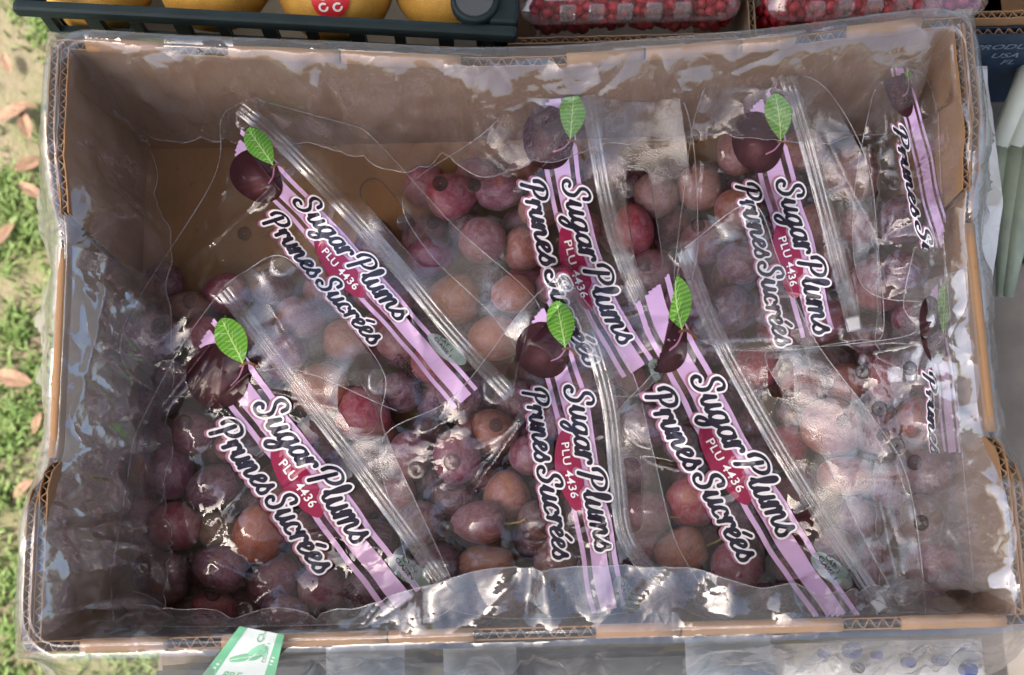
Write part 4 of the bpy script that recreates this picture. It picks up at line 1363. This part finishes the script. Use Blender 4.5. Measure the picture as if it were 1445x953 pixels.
# ------------------------------------------------------------------ the clear liner draped over the box walls
def build_liner():
    rc = 0.02
    # perimeter samples (x, y, inward normal), going round from the front left corner
    per = []
    a, b_ = LB - .006, WB - .004
    def line(p, q, n, st=0.0026):
        L = math.hypot(q[0] - p[0], q[1] - p[1]); m = int(L / st)
        for i in range(m):
            t = i / m
            per.append((p[0] + (q[0] - p[0]) * t, p[1] + (q[1] - p[1]) * t, n[0], n[1]))
    def arc(cx_, cy_, a0, m=10):
        for i in range(m):
            t = a0 + (math.pi / 2) * i / m
            per.append((cx_ + rc * math.cos(t), cy_ + rc * math.sin(t), -math.cos(t), -math.sin(t)))
    line((-a + rc, -b_), (a - rc, -b_), (0, 1)); arc(a - rc, -b_ + rc, -math.pi / 2)
    line((a, -b_ + rc), (a, b_ - rc), (-1, 0)); arc(a - rc, b_ - rc, 0)
    line((a - rc, b_), (-a + rc, b_), (0, -1)); arc(-a + rc, b_ - rc, math.pi / 2)
    line((-a, b_ - rc), (-a, -b_ + rc), (1, 0)); arc(-a + rc, -b_ + rc, math.pi)
    per = np.array(per)
    n = len(per)
    X, Y, NX, NY = per.T
    wt = {k: np.clip(w, 0, 1) for k, w in (('f', NY), ('b', -NY), ('l', NX), ('r', -NX))}
    tot = sum(wt.values())
    rim = np.where(np.abs(X) > LB - .03, contour_short(Y), HB)
    k = np.ones(15) / 15
    rim = np.convolve(np.r_[rim[-7:], rim, rim[:7]], k, 'valid') + 0.004
    # inner hem: how far in and how low, per side
    s = np.cumsum(np.r_[0, np.hypot(np.diff(X), np.diff(Y))])
    wob = 0.5 * np.sin(s * 23 + 1) + 0.3 * np.sin(s * 51 + 2) + 0.2 * np.sin(s * 107)
    fb = np.interp(X, [-.3, -.19, -.1, -.03, .05, .10, .16, .24, .3], [.010, .012, .022, .034, .036, .032, .020, .012, .010])
    hin_f = fb + .012 * np.clip((np.abs(X) - .14) / .1, 0, 1)
    hz_f = np.interp(X, [-.3, -.2, -.12, -.04, .05, .12, .18, .26, .3], [.12, .135, .185, HB + .014, HB + .014, HB + .008, .18, .13, .12])
    bb = np.interp(X, [-.3, -.15, -.08, .0, .06, .12, .2, .27, .3], [.022, .026, .05, .055, .04, .036, .05, .05, .03])
    hin_b, hz_b = bb, np.interp(X, [-.3, -.12, .0, .12, .3], [.075, .085, .105, .12, .12])
    hin_l, hz_l = np.interp(Y, [-.2, -.1, .1, .2], [.050, .052, .042, .024]), 0.075 + 0 * X
    hin_r, hz_r = np.interp(Y, [-.2, -.1, .1, .2], [.052, .055, .036, .022]), 0.09 + 0 * X
    hin = (wt['f'] * hin_f + wt['b'] * hin_b + wt['l'] * hin_l + wt['r'] * hin_r) / tot + .003 * wob
    hz = (wt['f'] * hz_f + wt['b'] * hz_b + wt['l'] * hz_l + wt['r'] * hz_r) / tot
    out = (wt['f'] * .03 + wt['b'] * .008 + wt['l'] * .044 + wt['r'] * .05) / tot + .006 * wob * (1 - wt['b'])
    oz = (wt['f'] * .10 + wt['b'] * .12 + wt['l'] * .03 + wt['r'] * .03) / tot
    T = np.linspace(0, 1, 116)
    V = np.zeros((len(T), n, 3))
    for q, t in enumerate(T):
        if t < 0.55:
            u = t / 0.55                       # hem -> rim (inside)
            o = hin * (1 - u) ** 1.0 + .005 * np.sin(u * math.pi) * wt['b']
            z = hz + (rim - hz) * (1 - (1 - u) ** 1.5)
            o = np.maximum(o, 0.009 * (1 - u) + 0.0)
        elif t < 0.63:
            u = (t - .55) / .08                # over the rim
            o = -0.0085 * u; z = rim - .002 + .0015 * np.sin(u * math.pi)
        else:
            u = (t - .63) / .37                # hanging outside
            o = -0.0085 - out * u ** 0.8; z = rim - .002 + (oz - rim) * u
        V[q, :, 0] = X + NX * o; V[q, :, 1] = Y + NY * o - bow(X) * wt['b'] * np.clip(z / HB, 0, 1); V[q, :, 2] = z
    S2 = np.broadcast_to(s * 2000, (len(T), n)); arcl = np.cumsum(np.r_[np.zeros((1, n)), np.sqrt((np.diff(V, axis=0) ** 2).sum(-1))], axis=0) * 2000
    cr = crumple(S2 * .8, arcl * .6, 301, 4.6, .35) + crumple(S2 * 1.9 + 50, arcl * .8, 302, 2.2, .35)
    # folds gathered down from the rim
    for sp, w_, am in [(RNG.uniform(0, s[-1]), RNG.uniform(.002, .006), RNG.uniform(.002, .006)) for _ in range(60)]:
        dd = (s - sp + .12 * RNG.uniform(-1, 1) * 0) 
        sk = RNG.uniform(-.25, .25)
        cr += am * np.exp(-np.abs(s[None] - sp - sk * (T[:, None] - .55) * .25) / w_) * np.clip(np.abs(T[:, None] - .55) * 4, 0, 1)
    rl = random.Random(77)
    segs_ = []
    for _ in range(230):
        cs_, ct_ = rl.uniform(0, s[-1]) * 2000, rl.uniform(0, 620)
        a_ = rl.choice((1.57, 1.57, rl.uniform(0, 3.14))) + rl.gauss(0, .45); L_ = rl.uniform(30, 170)
        segs_.append((cs_ - math.cos(a_) * L_, ct_ - math.sin(a_) * L_, cs_ + math.cos(a_) * L_, ct_ + math.sin(a_) * L_, rl.choice((-1, 1)) * rl.uniform(.8, 2.2), rl.uniform(4, 8)))
    cr += crease_h(S2, arcl, segs_)
    env = np.clip((np.abs(T[:, None] - .59) - .045) / .14, 0.0, 1)
    cr = cr * env * np.where(T[:, None] > .63, 1.5 - 1.4 * wt['b'][None], 1.0)
    Nn = np.cross(np.roll(V, -1, 1) - np.roll(V, 1, 1), np.gradient(V, axis=0))
    Nn /= np.linalg.norm(Nn, axis=-1, keepdims=True) + 1e-12
    V += Nn * cr[..., None]
    # stay clear of the board
    ins = T < 0.55
    for q in np.nonzero(ins)[0]:
        mx = LB - .0135
        my = WB - .0090
        fac = min(1, (0.55 - T[q]) / 0.12)
        lx = mx * fac + (LB - .001) * (1 - fac); ly = my * fac + (WB - .001) * (1 - fac)
        V[q, :, 0] = np.clip(V[q, :, 0], -lx, lx); V[q, :, 1] = np.clip(V[q, :, 1], -ly, ly - bow(V[q, :, 0]) * V[q, :, 2] / HB)
    for q in np.nonzero(T > .63)[0]:
        g = .0025
        m1 = np.abs(NX) > .7
        V[q, m1, 0] = np.sign(X[m1]) * np.maximum(np.abs(V[q, m1, 0]), LB + g)
        mf = NY >= .7; mb = NY <= -.7
        V[q, mf, 1] = np.minimum(V[q, mf, 1], -WB - g)
        V[q, mb, 1] = np.maximum(V[q, mb, 1], WB + g - bow(V[q, mb, 0]) * V[q, mb, 2] / HB)
    verts = V.reshape(-1, 3)
    f = [(q * n + i, q * n + (i + 1) % n, (q + 1) * n + (i + 1) % n, (q + 1) * n + i) for q in range(len(T) - 1) for i in range(n)]
    sides = (np.abs(NX) > .7)
    wav = .05 + .025 * np.sin(s * 31)
    mi = [1 if (sides[i] and (T[q] >= .64 or (Y[i] < wav[i] and .08 < T[q] < .50))) else 0 for q in range(len(T) - 1) for i in range(n)]  # painted glare: outer side drops and nearer side walls take the whiter film
    o = mesh_obj("plastic_liner", verts, f, [M["film_liner"], M["film_glare"]], None, True, mat_idx=mi, origin=(0, 0, 0.03))
    root = empty("plastic_liner", (0, 0, 0.03))
    o.name = "liner_film"; o.location = (0, 0, 0); o.parent = root
    hem = MB(); hem.tube([tuple(p - np.array([0, 0, .03])) for p in V[0]] , 0.0003, 5, False)
    ho = mesh_obj("hem", hem.v, hem.f, M["seam"], None, True); ho.parent = root
    o = root
    tag(o, "big crinkled clear plastic liner draped over all four walls of the box", "liner")
    return o


build_liner()

# ------------------------------------------------------------------ green and white tape over the front rim
def build_tape():
    A_, B2, C_, D_ = np.array([338, 884.]), np.array([401, 896.]), np.array([386, 962.]), np.array([283, 956.])
    root = None
    def P(u, v, lift=0.0):
        u = np.asarray(u, float); v = np.asarray(v, float)
        q = (A_[None] * ((1 - u) * (1 - v))[:, None] + B2[None] * (u * (1 - v))[:, None] + C_[None] * (u * v)[:, None] + D_[None] * ((1 - u) * v)[:, None])
        z = np.interp(v, [0, .25, .5, .7, 1.0], [HB + .012, HB + .0135, HB + .009, HB - .004, HB - .035]) + .001 * np.sin(u * 9 + v * 5)
        return unproject(q[:, 0], q[:, 1], z + lift)
    g = np.linspace(0, 1, 15)
    U, V_ = np.meshgrid(g, g)
    def quad(u0, u1, v0, v1, name, mat, par, lift):
        uu = np.linspace(u0, u1, 6); vv = np.linspace(v0, v1, 14)
        U, V_ = np.meshgrid(uu, vv)
        w = P(U.ravel(), V_.ravel(), lift)
        f = [(j * 6 + i, j * 6 + i + 1, (j + 1) * 6 + i + 1, (j + 1) * 6 + i) for j in range(13) for i in range(5)]
        return mesh_obj(name, w, f, M[mat], par, True)
    c = P(np.array([.5]), np.array([.5]))[0]
    root = empty("sealing_tape", tuple(float(x) for x in c))
    tag(root, "white tape with green borders and a leaf emblem stuck over the front rim", "tape")
    quad(0, 1, 0, 1, "tape_strip", "tape_white", root, 0.0)
    quad(0.0, 0.17, 0, 1, "tape_border", "tape_green", root, 0.0004)
    quad(0.85, 1.0, 0, 1, "tape_border", "tape_green", root, 0.0004)
    def art(F, xs, ys, name, mat, lift):
        v, f = sdf_mesh(F, xs, ys)
        mesh_obj(name, P(v[:, 0], v[:, 1], lift), f, M[mat], root, True)
    xs, ys, X, Y = grid(.2, .85, .1, .95, .012)
    leaf1 = np.hypot((X - .60 + (Y - .45) * .25) / .14, (Y - .44) / .17) - 1
    leaf2 = np.hypot((X - .38 + (Y - .58) * -.1) / .17, (Y - .585 + (X - .38) * .25) / .075) - 1
    vein = np.minimum(np.abs(X - .60 + (Y - .45) * .6) / .012, np.abs(Y - .585 + (X - .38) * .35) / .012) - 1
    art(np.maximum(np.minimum(leaf1, leaf2), -vein * .1), xs, ys, "leaf_emblem", "tape_green", 0.0006)
    for txt, u, v_, sx, sy, ang in (("CU", .55, .1, .17, .2, 1.7), ("PRE", .40, .93, .17, .17, .0), ("COUNTY", .765, .42, .10, .10, 1.62)):
        tv, tf = text_mesh(txt, 1.0)
        ca, sa = math.cos(ang), math.sin(ang)
        x = tv[:, 0] * ca - tv[:, 1] * sa; y = tv[:, 0] * sa + tv[:, 1] * ca
        mesh_obj("tape_lettering", P(u + x * sx, np.clip(v_ - y * sy, 0, 1), .0007), tf, M["tape_green"], root, False)


build_tape()

# ------------------------------------------------------------------ crate of golden pears behind the box
def build_crate():
    # local frame of the crate: right end turned slightly towards the camera
    root = empty("plastic_crate", (-0.02, 0.232, -0.004), 0.0)
    tag(root, "dark green plastic crate of golden fruit behind the box at the left", "crate")
    x0, x1, y0, y1 = -0.325, -0.006, 0.226, 0.52
    zt = 0.170
    ang = -0.085
    piv = Vector((-0.17, 0.23, 0))
    def rot(o):
        for v in o.data.vertices:
            p = o.matrix_basis.inverted() @ v.co if False else v.co
            w = p + root.location - piv
            q = Matrix.Rotation(ang, 3, 'Z') @ w + piv - root.location
            v.co = q
        return o
    b = MB()
    b.box((x0 - .012, y0 - .012, zt - .012), (x1 + .012, y0 - .003, zt)); b.box((x0 - .012, y1 - .008, zt - .014), (x1 + .012, y1 + .012, zt))
    b.box((x0 - .012, y0 - .0025, zt - .012), (x0 + .008, y1 - .0085, zt)); b.box((x1 - .008, y0 - .0025, zt - .012), (x1 + .012, y1 - .0085, zt))
    rot(b.build("rim", M["crate_plastic"], root, bevel=0.003))
    b = MB(); b.box((x0, y0, -.003), (x1, y1, 0.004)); rot(b.build("crate_floor", M["crate_plastic"], root))
    for yy in (y0, y1 - .004):
        b = MB(); b.box((x0, yy - (.006 if yy == y0 else 0), 0.004), (x1, yy + (-.001 if yy == y0 else .004), 0.126)); rot(b.build("side_wall", M["crate_plastic"], root))
    for xx in (x0, x1 - .004):
        b = MB(); b.box((xx, y0 + .0045, 0.004), (xx + .004, y1 - .0045, 0.126)); rot(b.build("end_wall", M["crate_plastic"], root))
    for k in range(11):
        xx = x0 + .0 + (x1 - x0 - .012) * k / 10
        b = MB(); b.box((xx, y0 - .006, 0.1265), (xx + .010 if k % 2 else xx + .007, y0 - .001, zt - .0122)); rot(b.build("slat", M["crate_plastic"], root))
    b = MB()
    b.tube([(x1 - .018, y0 + .012, zt - .006), (x1 - .018, y0 + .012, zt + .004)], [.0165, .0165], 20); rot(b.build("corner_post", M["crate_plastic"], root, bevel=.002))
    b = MB()
    b.tube([(x1 - .018, y0 + .012, zt + .0035), (x1 - .018, y0 + .012, zt + .0046)], [.013, .0125], 20); rot(b.build("stacking_socket", M["tray_dark"], root))
    # pears
    me = None
    spots = [(-.30, .268), (-.215, .272), (-.128, .270), (-.045, .278), (-.28, .36), (-.19, .36), (-.1, .36), (-.045, .37)]
    labs = ["golden fruit at the left end of the green crate", "golden fruit second from the left end of the green crate", "golden fruit with a red round sticker in the green crate", "golden fruit beside the round corner post of the green crate"]
    for k, (x, y) in enumerate(spots):
        if me is None:
            v, f = [], []
            nu, nv = 32, 22
            for j in range(nv + 1):
                th = math.pi * j / nv
                for i in range(nu):
                    a = 6.28318 * i / nu
                    r = .043 * (1 + .012 * math.sin(5 * a))
                    v.append((r * math.sin(th) * math.cos(a), r * math.sin(th) * math.sin(a), .038 * math.cos(th) * (1 - .16 * math.exp(-(th / .3) ** 2))))
            for j in range(nv):
                for i in range(nu):
                    f.append((j * nu + i, j * nu + (i + 1) % nu, (j + 1) * nu + (i + 1) % nu, (j + 1) * nu + i))
            me = bpy.data.meshes.new("golden_pear"); me.from_pydata(v, [], f); me.materials.append(M["pear"])
            me.polygons.foreach_set("use_smooth", np.ones(len(f), bool))
        o = bpy.data.objects.new("golden_pear", me)
        pw = Matrix.Rotation(ang, 3, 'Z') @ (Vector((x, y + .002, .120)) - piv) + piv
        o.location = pw; o.rotation_euler = (RNG.uniform(-.3, .3), RNG.uniform(-.3, .3), k)
        COL.objects.link(o)
        tag(o, labs[k] if k < 4 else "golden fruit in the second row of the green crate", "fruit", "golden fruit in the green crate")
        if k == 2:
            o.rotation_euler = (0, 0, 0)
            for nm, r_, lf, mt, tx in (("sticker", .0125, .0006, "sticker_red", None), ("sticker_print", None, .0012, "sticker_white", 1)):
                if tx is None:
                    xs, ys, X, Y = grid(-.016, .016, -.016, .016, .0008)
                    F = np.hypot(X, Y) - r_
                    vv, ff = sdf_mesh(F, xs, ys)
                else:
                    xs, ys, X, Y = grid(-.016, .016, -.016, .016, .0005)
                    sg = []
                    for q in (0, 1, 2, 3):
                        cx_, cy_ = (-.0045 + .009 * (q % 2), -.004 + .008 * (q // 2))
                        aa = np.linspace(0, 5.2, 9)
                        pts = [(cx_ + .0026 * math.cos(a), cy_ + .0026 * math.sin(a)) for a in aa]
                        sg += [(a[0], a[1], c_[0], c_[1], .0007, .0007) for a, c_ in zip(pts[:-1], pts[1:])]
                    vv, ff = sdf_mesh(seg_sd(X, Y, sg), xs, ys)
                dirv = Vector((0.0, -0.66, 0.75)); 
                t1 = Vector((1, 0, 0)); t2 = dirv.cross(t1) * -1
                W_ = []
                for (a, c_) in vv:
                    d = (dirv + (t1 * a + t2 * c_) / .04).normalized()
                    W_.append((d.x * .043 * (1 + lf / .04) * 1.01, d.y * .043 * (1 + lf / .04) * 1.01, d.z * .038 * (1 + lf / .04) * 1.01))
                so = mesh_obj(nm, W_, ff, M[mt], None, True)
                so.parent = o
    # pale paper added on the crate floor to catch light
    b = MB(); b.box((x0 + .02, y0 + .02, .005), (x1 - .02, y1 - .03, .006)); tag(b.build("added_paper_sheet", M["paper_cream"], None, origin=(-.17, .37, .005)), "added cream paper on the bottom of the green crate, catching light", "paper")


build_crate()


# ------------------------------------------------------------------ berry trays behind the box at the right
M["clamshell"] = film_mat("clamshell_plastic", haze=0.06, base=0.12, rough=0.08, bumpk=0.2)


def build_berries():
    def tray(xc, x0, x1, y0, y1, z, lab, blue):
        root = empty("berry_tray", (xc, y0, -.004))
        tag(root, lab, "tray")
        corr_panel("front_panel", 'x', y0, .005, x0, x1, lambda a: 0 * a + z, root, ("cardboard_grey", "cardboard_flute"))
        corr_panel("side_panel", 'y', x0, .005, y0 + .006, y1, lambda a: 0 * a + z, root, (blue, "cardboard_flute"))
        b = MB(); b.box((x0 + .006, y0 + .006, 0), (x1, y1, .004)); b.build("tray_floor", M["cardboard"], root)
        return root
    tray(.09, -.002, .165, .218, .5, .118, "cardboard tray with a blue side holding the left clear punnet of red berries", "carton_blue")
    tray(.25, .171, .40, .214, .5, .118, "cardboard tray holding the right clear punnet of red berries", "cardboard_grey")

    def clam(x0, x1, y0, y1, z0, z1, lab):
        root = empty("berry_punnet", ((x0 + x1) / 2, y0, z0))
        tag(root, lab, "punnet", "clear punnets of red berries")
        r = .014
        def ring(ins, z, rr_=r):
            pts = []
            for cx_, cy_, a0 in ((x1 - ins - rr_, y1 - ins - rr_, 0), (x0 + ins + rr_, y1 - ins - rr_, 90), (x0 + ins + rr_, y0 + ins + rr_, 180), (x1 - ins - rr_, y0 + ins + rr_, 270)):
                for k in range(5):
                    a = R(a0 + 22.5 * k); pts.append((cx_ + rr_ * math.cos(a), cy_ + rr_ * math.sin(a), z))
            return pts
        prof = [(.016, z0), (.010, z0 + .004), (.004, z1 - .022), (-.001, z1 - .020), (-.001, z1 - .016), (.004, z1 - .015), (.007, z1 - .003), (.012, z1), (.026, z1), (.03, z1 - .003)]
        v = [p for q in prof for p in ring(*q)]
        n = 20
        f = [(q * n + i, q * n + (i + 1) % n, (q + 1) * n + (i + 1) % n, (q + 1) * n + i) for q in range(len(prof) - 1) for i in range(n)]
        f.append([(len(prof) - 1) * n + i for i in range(n)]); f.append(list(range(n))[::-1])
        mesh_obj("shell", v, f, M["clamshell"], root, True)
        m = int((x1 - x0 - .04) / .02)
        for k in range(m):
            xx = x0 + .026 + k * .02
            b = MB(); b.box((xx, y0 - .0015, z1 - .0145), (xx + .012, y0 + .006, z1 - .001)); b.build("shell_rib", M["clamshell"], root, bevel=.002)
    clam(.008, .162, .226, .36, .035, .152, "clear punnet of red berries behind the middle of the box")
    clam(.180, .335, .222, .36, .035, .156, "clear punnet of red berries behind the right corner of the box")
    # raspberries
    bm = bmesh.new()
    rr = random.Random(2)
    for j in range(6):
        th = 0.25 + 2.3 * j / 5
        cnt = max(4, int(9 * math.sin(th)))
        for i in range(cnt):
            a = 6.283 * (i + .5 * (j % 2)) / cnt
            p = (.0085 * math.sin(th) * math.cos(a), .0085 * math.sin(th) * math.sin(a), .0105 * math.cos(th))
            bmesh.ops.create_icosphere(bm, subdivisions=1, radius=.0035, matrix=Matrix.Translation(p))
    bmesh.ops.create_icosphere(bm, subdivisions=2, radius=.0085)
    me = bpy.data.meshes.new("raspberry"); bm.to_mesh(me); bm.free(); me.materials.append(M["berry"])
    me.polygons.foreach_set("use_smooth", np.ones(len(me.polygons), bool))
    for (x0, x1, y0, txt) in ((.028, .145, .252, "behind the middle of the box"), (.200, .32, .245, "behind the right corner of the box")):
        for q in range(3):
            for k in range(6):
                for lay in range(2):
                    o = bpy.data.objects.new("raspberry", me)
                    o.location = (x0 + (x1 - x0) * k / 5 + rr.uniform(-.003, .003), y0 + q * .022 + rr.uniform(-.003, .003), .098 + lay * .019 + rr.uniform(-.002, .002) + .004 * q)
                    o.rotation_euler = (rr.uniform(0, 6), rr.uniform(0, 6), rr.uniform(0, 6))
                    o.scale = (1.45,) * 3
                    COL.objects.link(o)
                    tag(o, "red berry inside the clear punnet " + txt, "berry", "berries in the punnet " + txt)


build_berries()


# ------------------------------------------------------------------ navy carton and pale leeks at the right edge
def build_right():
    root = empty("navy_carton", (.42, .2, -.004))
    tag(root, "navy blue printed carton behind the right corner of the box", "carton")
    p0 = at(1372, 50, .125)
    y = p0.y
    corr_panel("front_panel", 'x', y, .006, p0.x - .02, p0.x + .26, lambda a: 0 * a + .125, root, ("carton_navy", "cardboard_flute"))
    corr_panel("inner_panel", 'x', y + .0075, .006, p0.x - .02, p0.x + .26, lambda a: 0 * a + .135, root, ("cardboard", "cardboard_flute"))
    corr_panel("side_panel", 'y', p0.x - .026, .005, y, y + .2, lambda a: 0 * a + .125, root, ("carton_navy", "cardboard_flute"))
    b = MB(); b.box((p0.x - .02, y + .016, 0), (p0.x + .26, y + .3, .004)); b.build("carton_floor", M["cardboard"], root)
    for txt, px, py, z in (("PRODUCE", 1425, 56, .105), ("USA", 1418, 70, .09), ("FL", 1422, 82, .078)):
        tv, tf = text_mesh(txt, .0115)
        q = at(px, py, z)
        v = [(q.x + a + .12 * c_, y - .0006, z + c_) for a, c_ in tv]
        mesh_obj("lettering", v, tf, M["carton_print"], root)
    # leeks in front of it
    for k, (x_, lean) in enumerate(((1418, .02), (1440, .035), (1460, .03))):
        a = at(x_ + 50, 60, .06 + .004 * k); c_ = at(x_ - 6, 210, .055 + .004 * k)
        rt = empty("leek", tuple(c_))
        tag(rt, ["pale leek stalk nearest the box's right wall", "pale leek stalk second from the box's right wall", "pale leek stalk farthest from the box's right wall"][k], "leek", "leeks at the right edge")
        mid = (a + c_) / 2 + Vector((0, 0, .01))
        b = MB(); b.tube([a, mid, c_], [.010, .011, .010], 12); b.build("stalk", M["leek_white"], rt, True)
        e = c_ + (c_ - a) * 1.3 + Vector((lean, 0, -.02))
        b = MB(); b.tube([c_, (c_ + e) / 2, e], [.0102, .009, .004], 8); b.build("green_top", M["leek_green"], rt, True)
    q0 = at(1386, 96, .09); q1 = at(1440, 430, .09)
    xs = np.arange(.3065, q1.x + .0, .003); ys = np.arange(q1.y, y - .004, .003)
    X, Y = np.meshgrid(xs, ys)
    Z = .085 - .25 * np.clip(X - .35, 0, 1) - .7 * np.clip(.10 - Y, 0, .1) + crumple(X * 2400, Y * 900, 511, 5.2) + crumple(X * 5000, Y * 2500, 512, 2.2)
    n = len(xs)
    f = [(j * n + i, j * n + i + 1, (j + 1) * n + i + 1, (j + 1) * n + i) for j in range(len(ys) - 1) for i in range(n - 1)]
    Vt = np.stack([X, Y, Z], -1).reshape(-1, 3)
    sk = Vt.copy(); sk[:, 2] = .0005 + .004 * (Vt[:, 2] > .08)
    ws = mesh_obj("white_sack", np.concatenate([Vt, sk]), f + [tuple(i + len(Vt) for i in q)[::-1] for q in f] + [(i, i + 1, i + 1 + len(Vt), i + len(Vt)) for i in range(n - 1)], M["sack_white"], None, True, origin=(float(xs[n // 2]), float(ys[len(ys) // 2]), .002))
    ws["kind"] = "thing"
    tag(ws, "crumpled white plastic sack between the box's right wall and the leeks", "sack")


build_right()
# ------------------------------------------------------------------ things in front of the box, seen through the hanging liner
def build_front():
    root = empty("front_tray", (0.0, -.3, -.004))
    tag(root, "dark tray of bagged produce below the front rim of the box", "tray")
    b = MB(); b.box((-.25, -.5, -.003), (.22, -.207, .004)); b.build("tray_floor", M["tray_dark"], root)
    b = MB(); b.box((-.25, -.213, .0045), (.22, -.207, .06)); b.build("tray_wall", M["tray_dark"], root)
    # clear pouch with pale blue panels
    g = np.linspace(0, 1, 60)
    def sheet(x0, x1, y0, y1, z, name, mat, par, seed, st=.006):
        xs = np.arange(x0, x1, st); ys = np.arange(y0, y1, st)
        X, Y = np.meshgrid(xs, ys)
        Z = z + crumple(X * 2000, Y * 2000, seed, 2.5) + .012 * np.sin(np.pi * (X - x0) / (x1 - x0)) * np.sin(np.pi * (Y - y0) / (y1 - y0))
        n = len(xs)
        f = [(j * n + i, j * n + i + 1, (j + 1) * n + i + 1, (j + 1) * n + i) for j in range(len(ys) - 1) for i in range(n - 1)]
        return mesh_obj(name, np.stack([X, Y, Z], -1).reshape(-1, 3), f, mat, par, True)
    r1 = empty("produce_pouch", (-.05, -.3, .05))
    tag(r1, "grey crinkled pouch with pale blue panels under the front of the box", "pouch")
    sheet(-.25, .20, -.45, -.207, .075, "pouch_film", M["tray_dark"], r1, 401)
    for (px, py, w, h) in ((520, 932, .055, .03), (680, 945, .05, .03), (1030, 930, .06, .03)):
        q = at(px, py, .094)
        sheet(q.x - w / 2, q.x + w / 2, q.y - h, q.y + h * .5, .1, "blue_panel", M["label_blue"], r1, 402, .004)
    r2 = empty("white_produce_bag", (.25, -.3, .05))
    tag(r2, "white plastic bag with blue dots under the box's front right corner", "bag")
    q = at(1215, 945, .085)
    s = sheet(q.x - .09, q.x + .085, q.y - .12, q.y + .02, .08, "bag_film", M["bag_white"], r2, 405)
    for (px, py, r) in ((1205, 918, 12), (1240, 925, 6), (1165, 922, 7), (1285, 935, 8), (1330, 932, 9), (1370, 946, 10)):
        c_ = at(px, py, .1)
        b = MB(); b.tube([c_ - Vector((0, 0, .012)), c_ + Vector((0, 0, .001))], [r * .00045] * 2, 14); b.build("blue_dot", M["bag_blue"], r2)
    c_ = at(1213, 943, .1)
    b = MB(); b.tube([c_ - Vector((0, 0, .012)), c_ + Vector((0, 0, .001))], [.0034] * 2, 14); b.build("vent_dark_plug", M["ink_black"], r2)  # solid black disc painting the dark of a vent opening


build_front()

# ------------------------------------------------------------------ dry leaves in the grass
LEAFV = [(-.024, 0, 0), (-.012, .009, .004), (.004, .011, .005), (.018, .006, .003), (.028, 0, 0), (.018, -.007, .004), (.002, -.01, .006), (-.012, -.008, .003), (0, 0, .0)]
LEAFF = [(8, i, (i + 1) % 8) for i in range(8)]
LEAFL = ["brown dry leaf on bare soil, middle of the upper cluster of three", "lowest dry leaf of the upper cluster of three beside the box", "topmost small dry leaf of the upper cluster of three", "small dry leaf against the box's left side below the upper cluster",
         "largest dry leaf, halfway down the grass at the left edge", "lone dry leaf just below the upper cluster of leaves", "tiny dry leaf touching the liner near the middle of the left wall", "topmost dry leaf on the grass near the green crate",
         "lowest dry leaf on the bare soil at the left edge", "dry leaf alone at the left edge between the two grass tufts"]
lm = bpy.data.meshes.new("dry_leaf")
lm.from_pydata(LEAFV, [], LEAFF); lm.materials.append(M["dry_leaf"])
for k, (px, py, a, s) in enumerate(((14, 162, .3, 1.0), (36, 178, 1.9, .9), (30, 152, .1, .8), (45, 270, 2.6, .8), (20, 535, 2.9, 1.1), (40, 232, .5, .9), (52, 598, 1.2, .6), (10, 90, 2.0, .7), (32, 690, .7, .7), (8, 330, 1.1, .8))):
    o = bpy.data.objects.new("dry_leaf", lm)
    o.location = at(px, py, GZ + .022); o.rotation_euler = (RNG.uniform(-.3, .3), RNG.uniform(-.3, .3), a); o.scale = (s,) * 3
    COL.objects.link(o)
    tag(o, LEAFL[k], "dry leaf", "dry leaves in the grass")
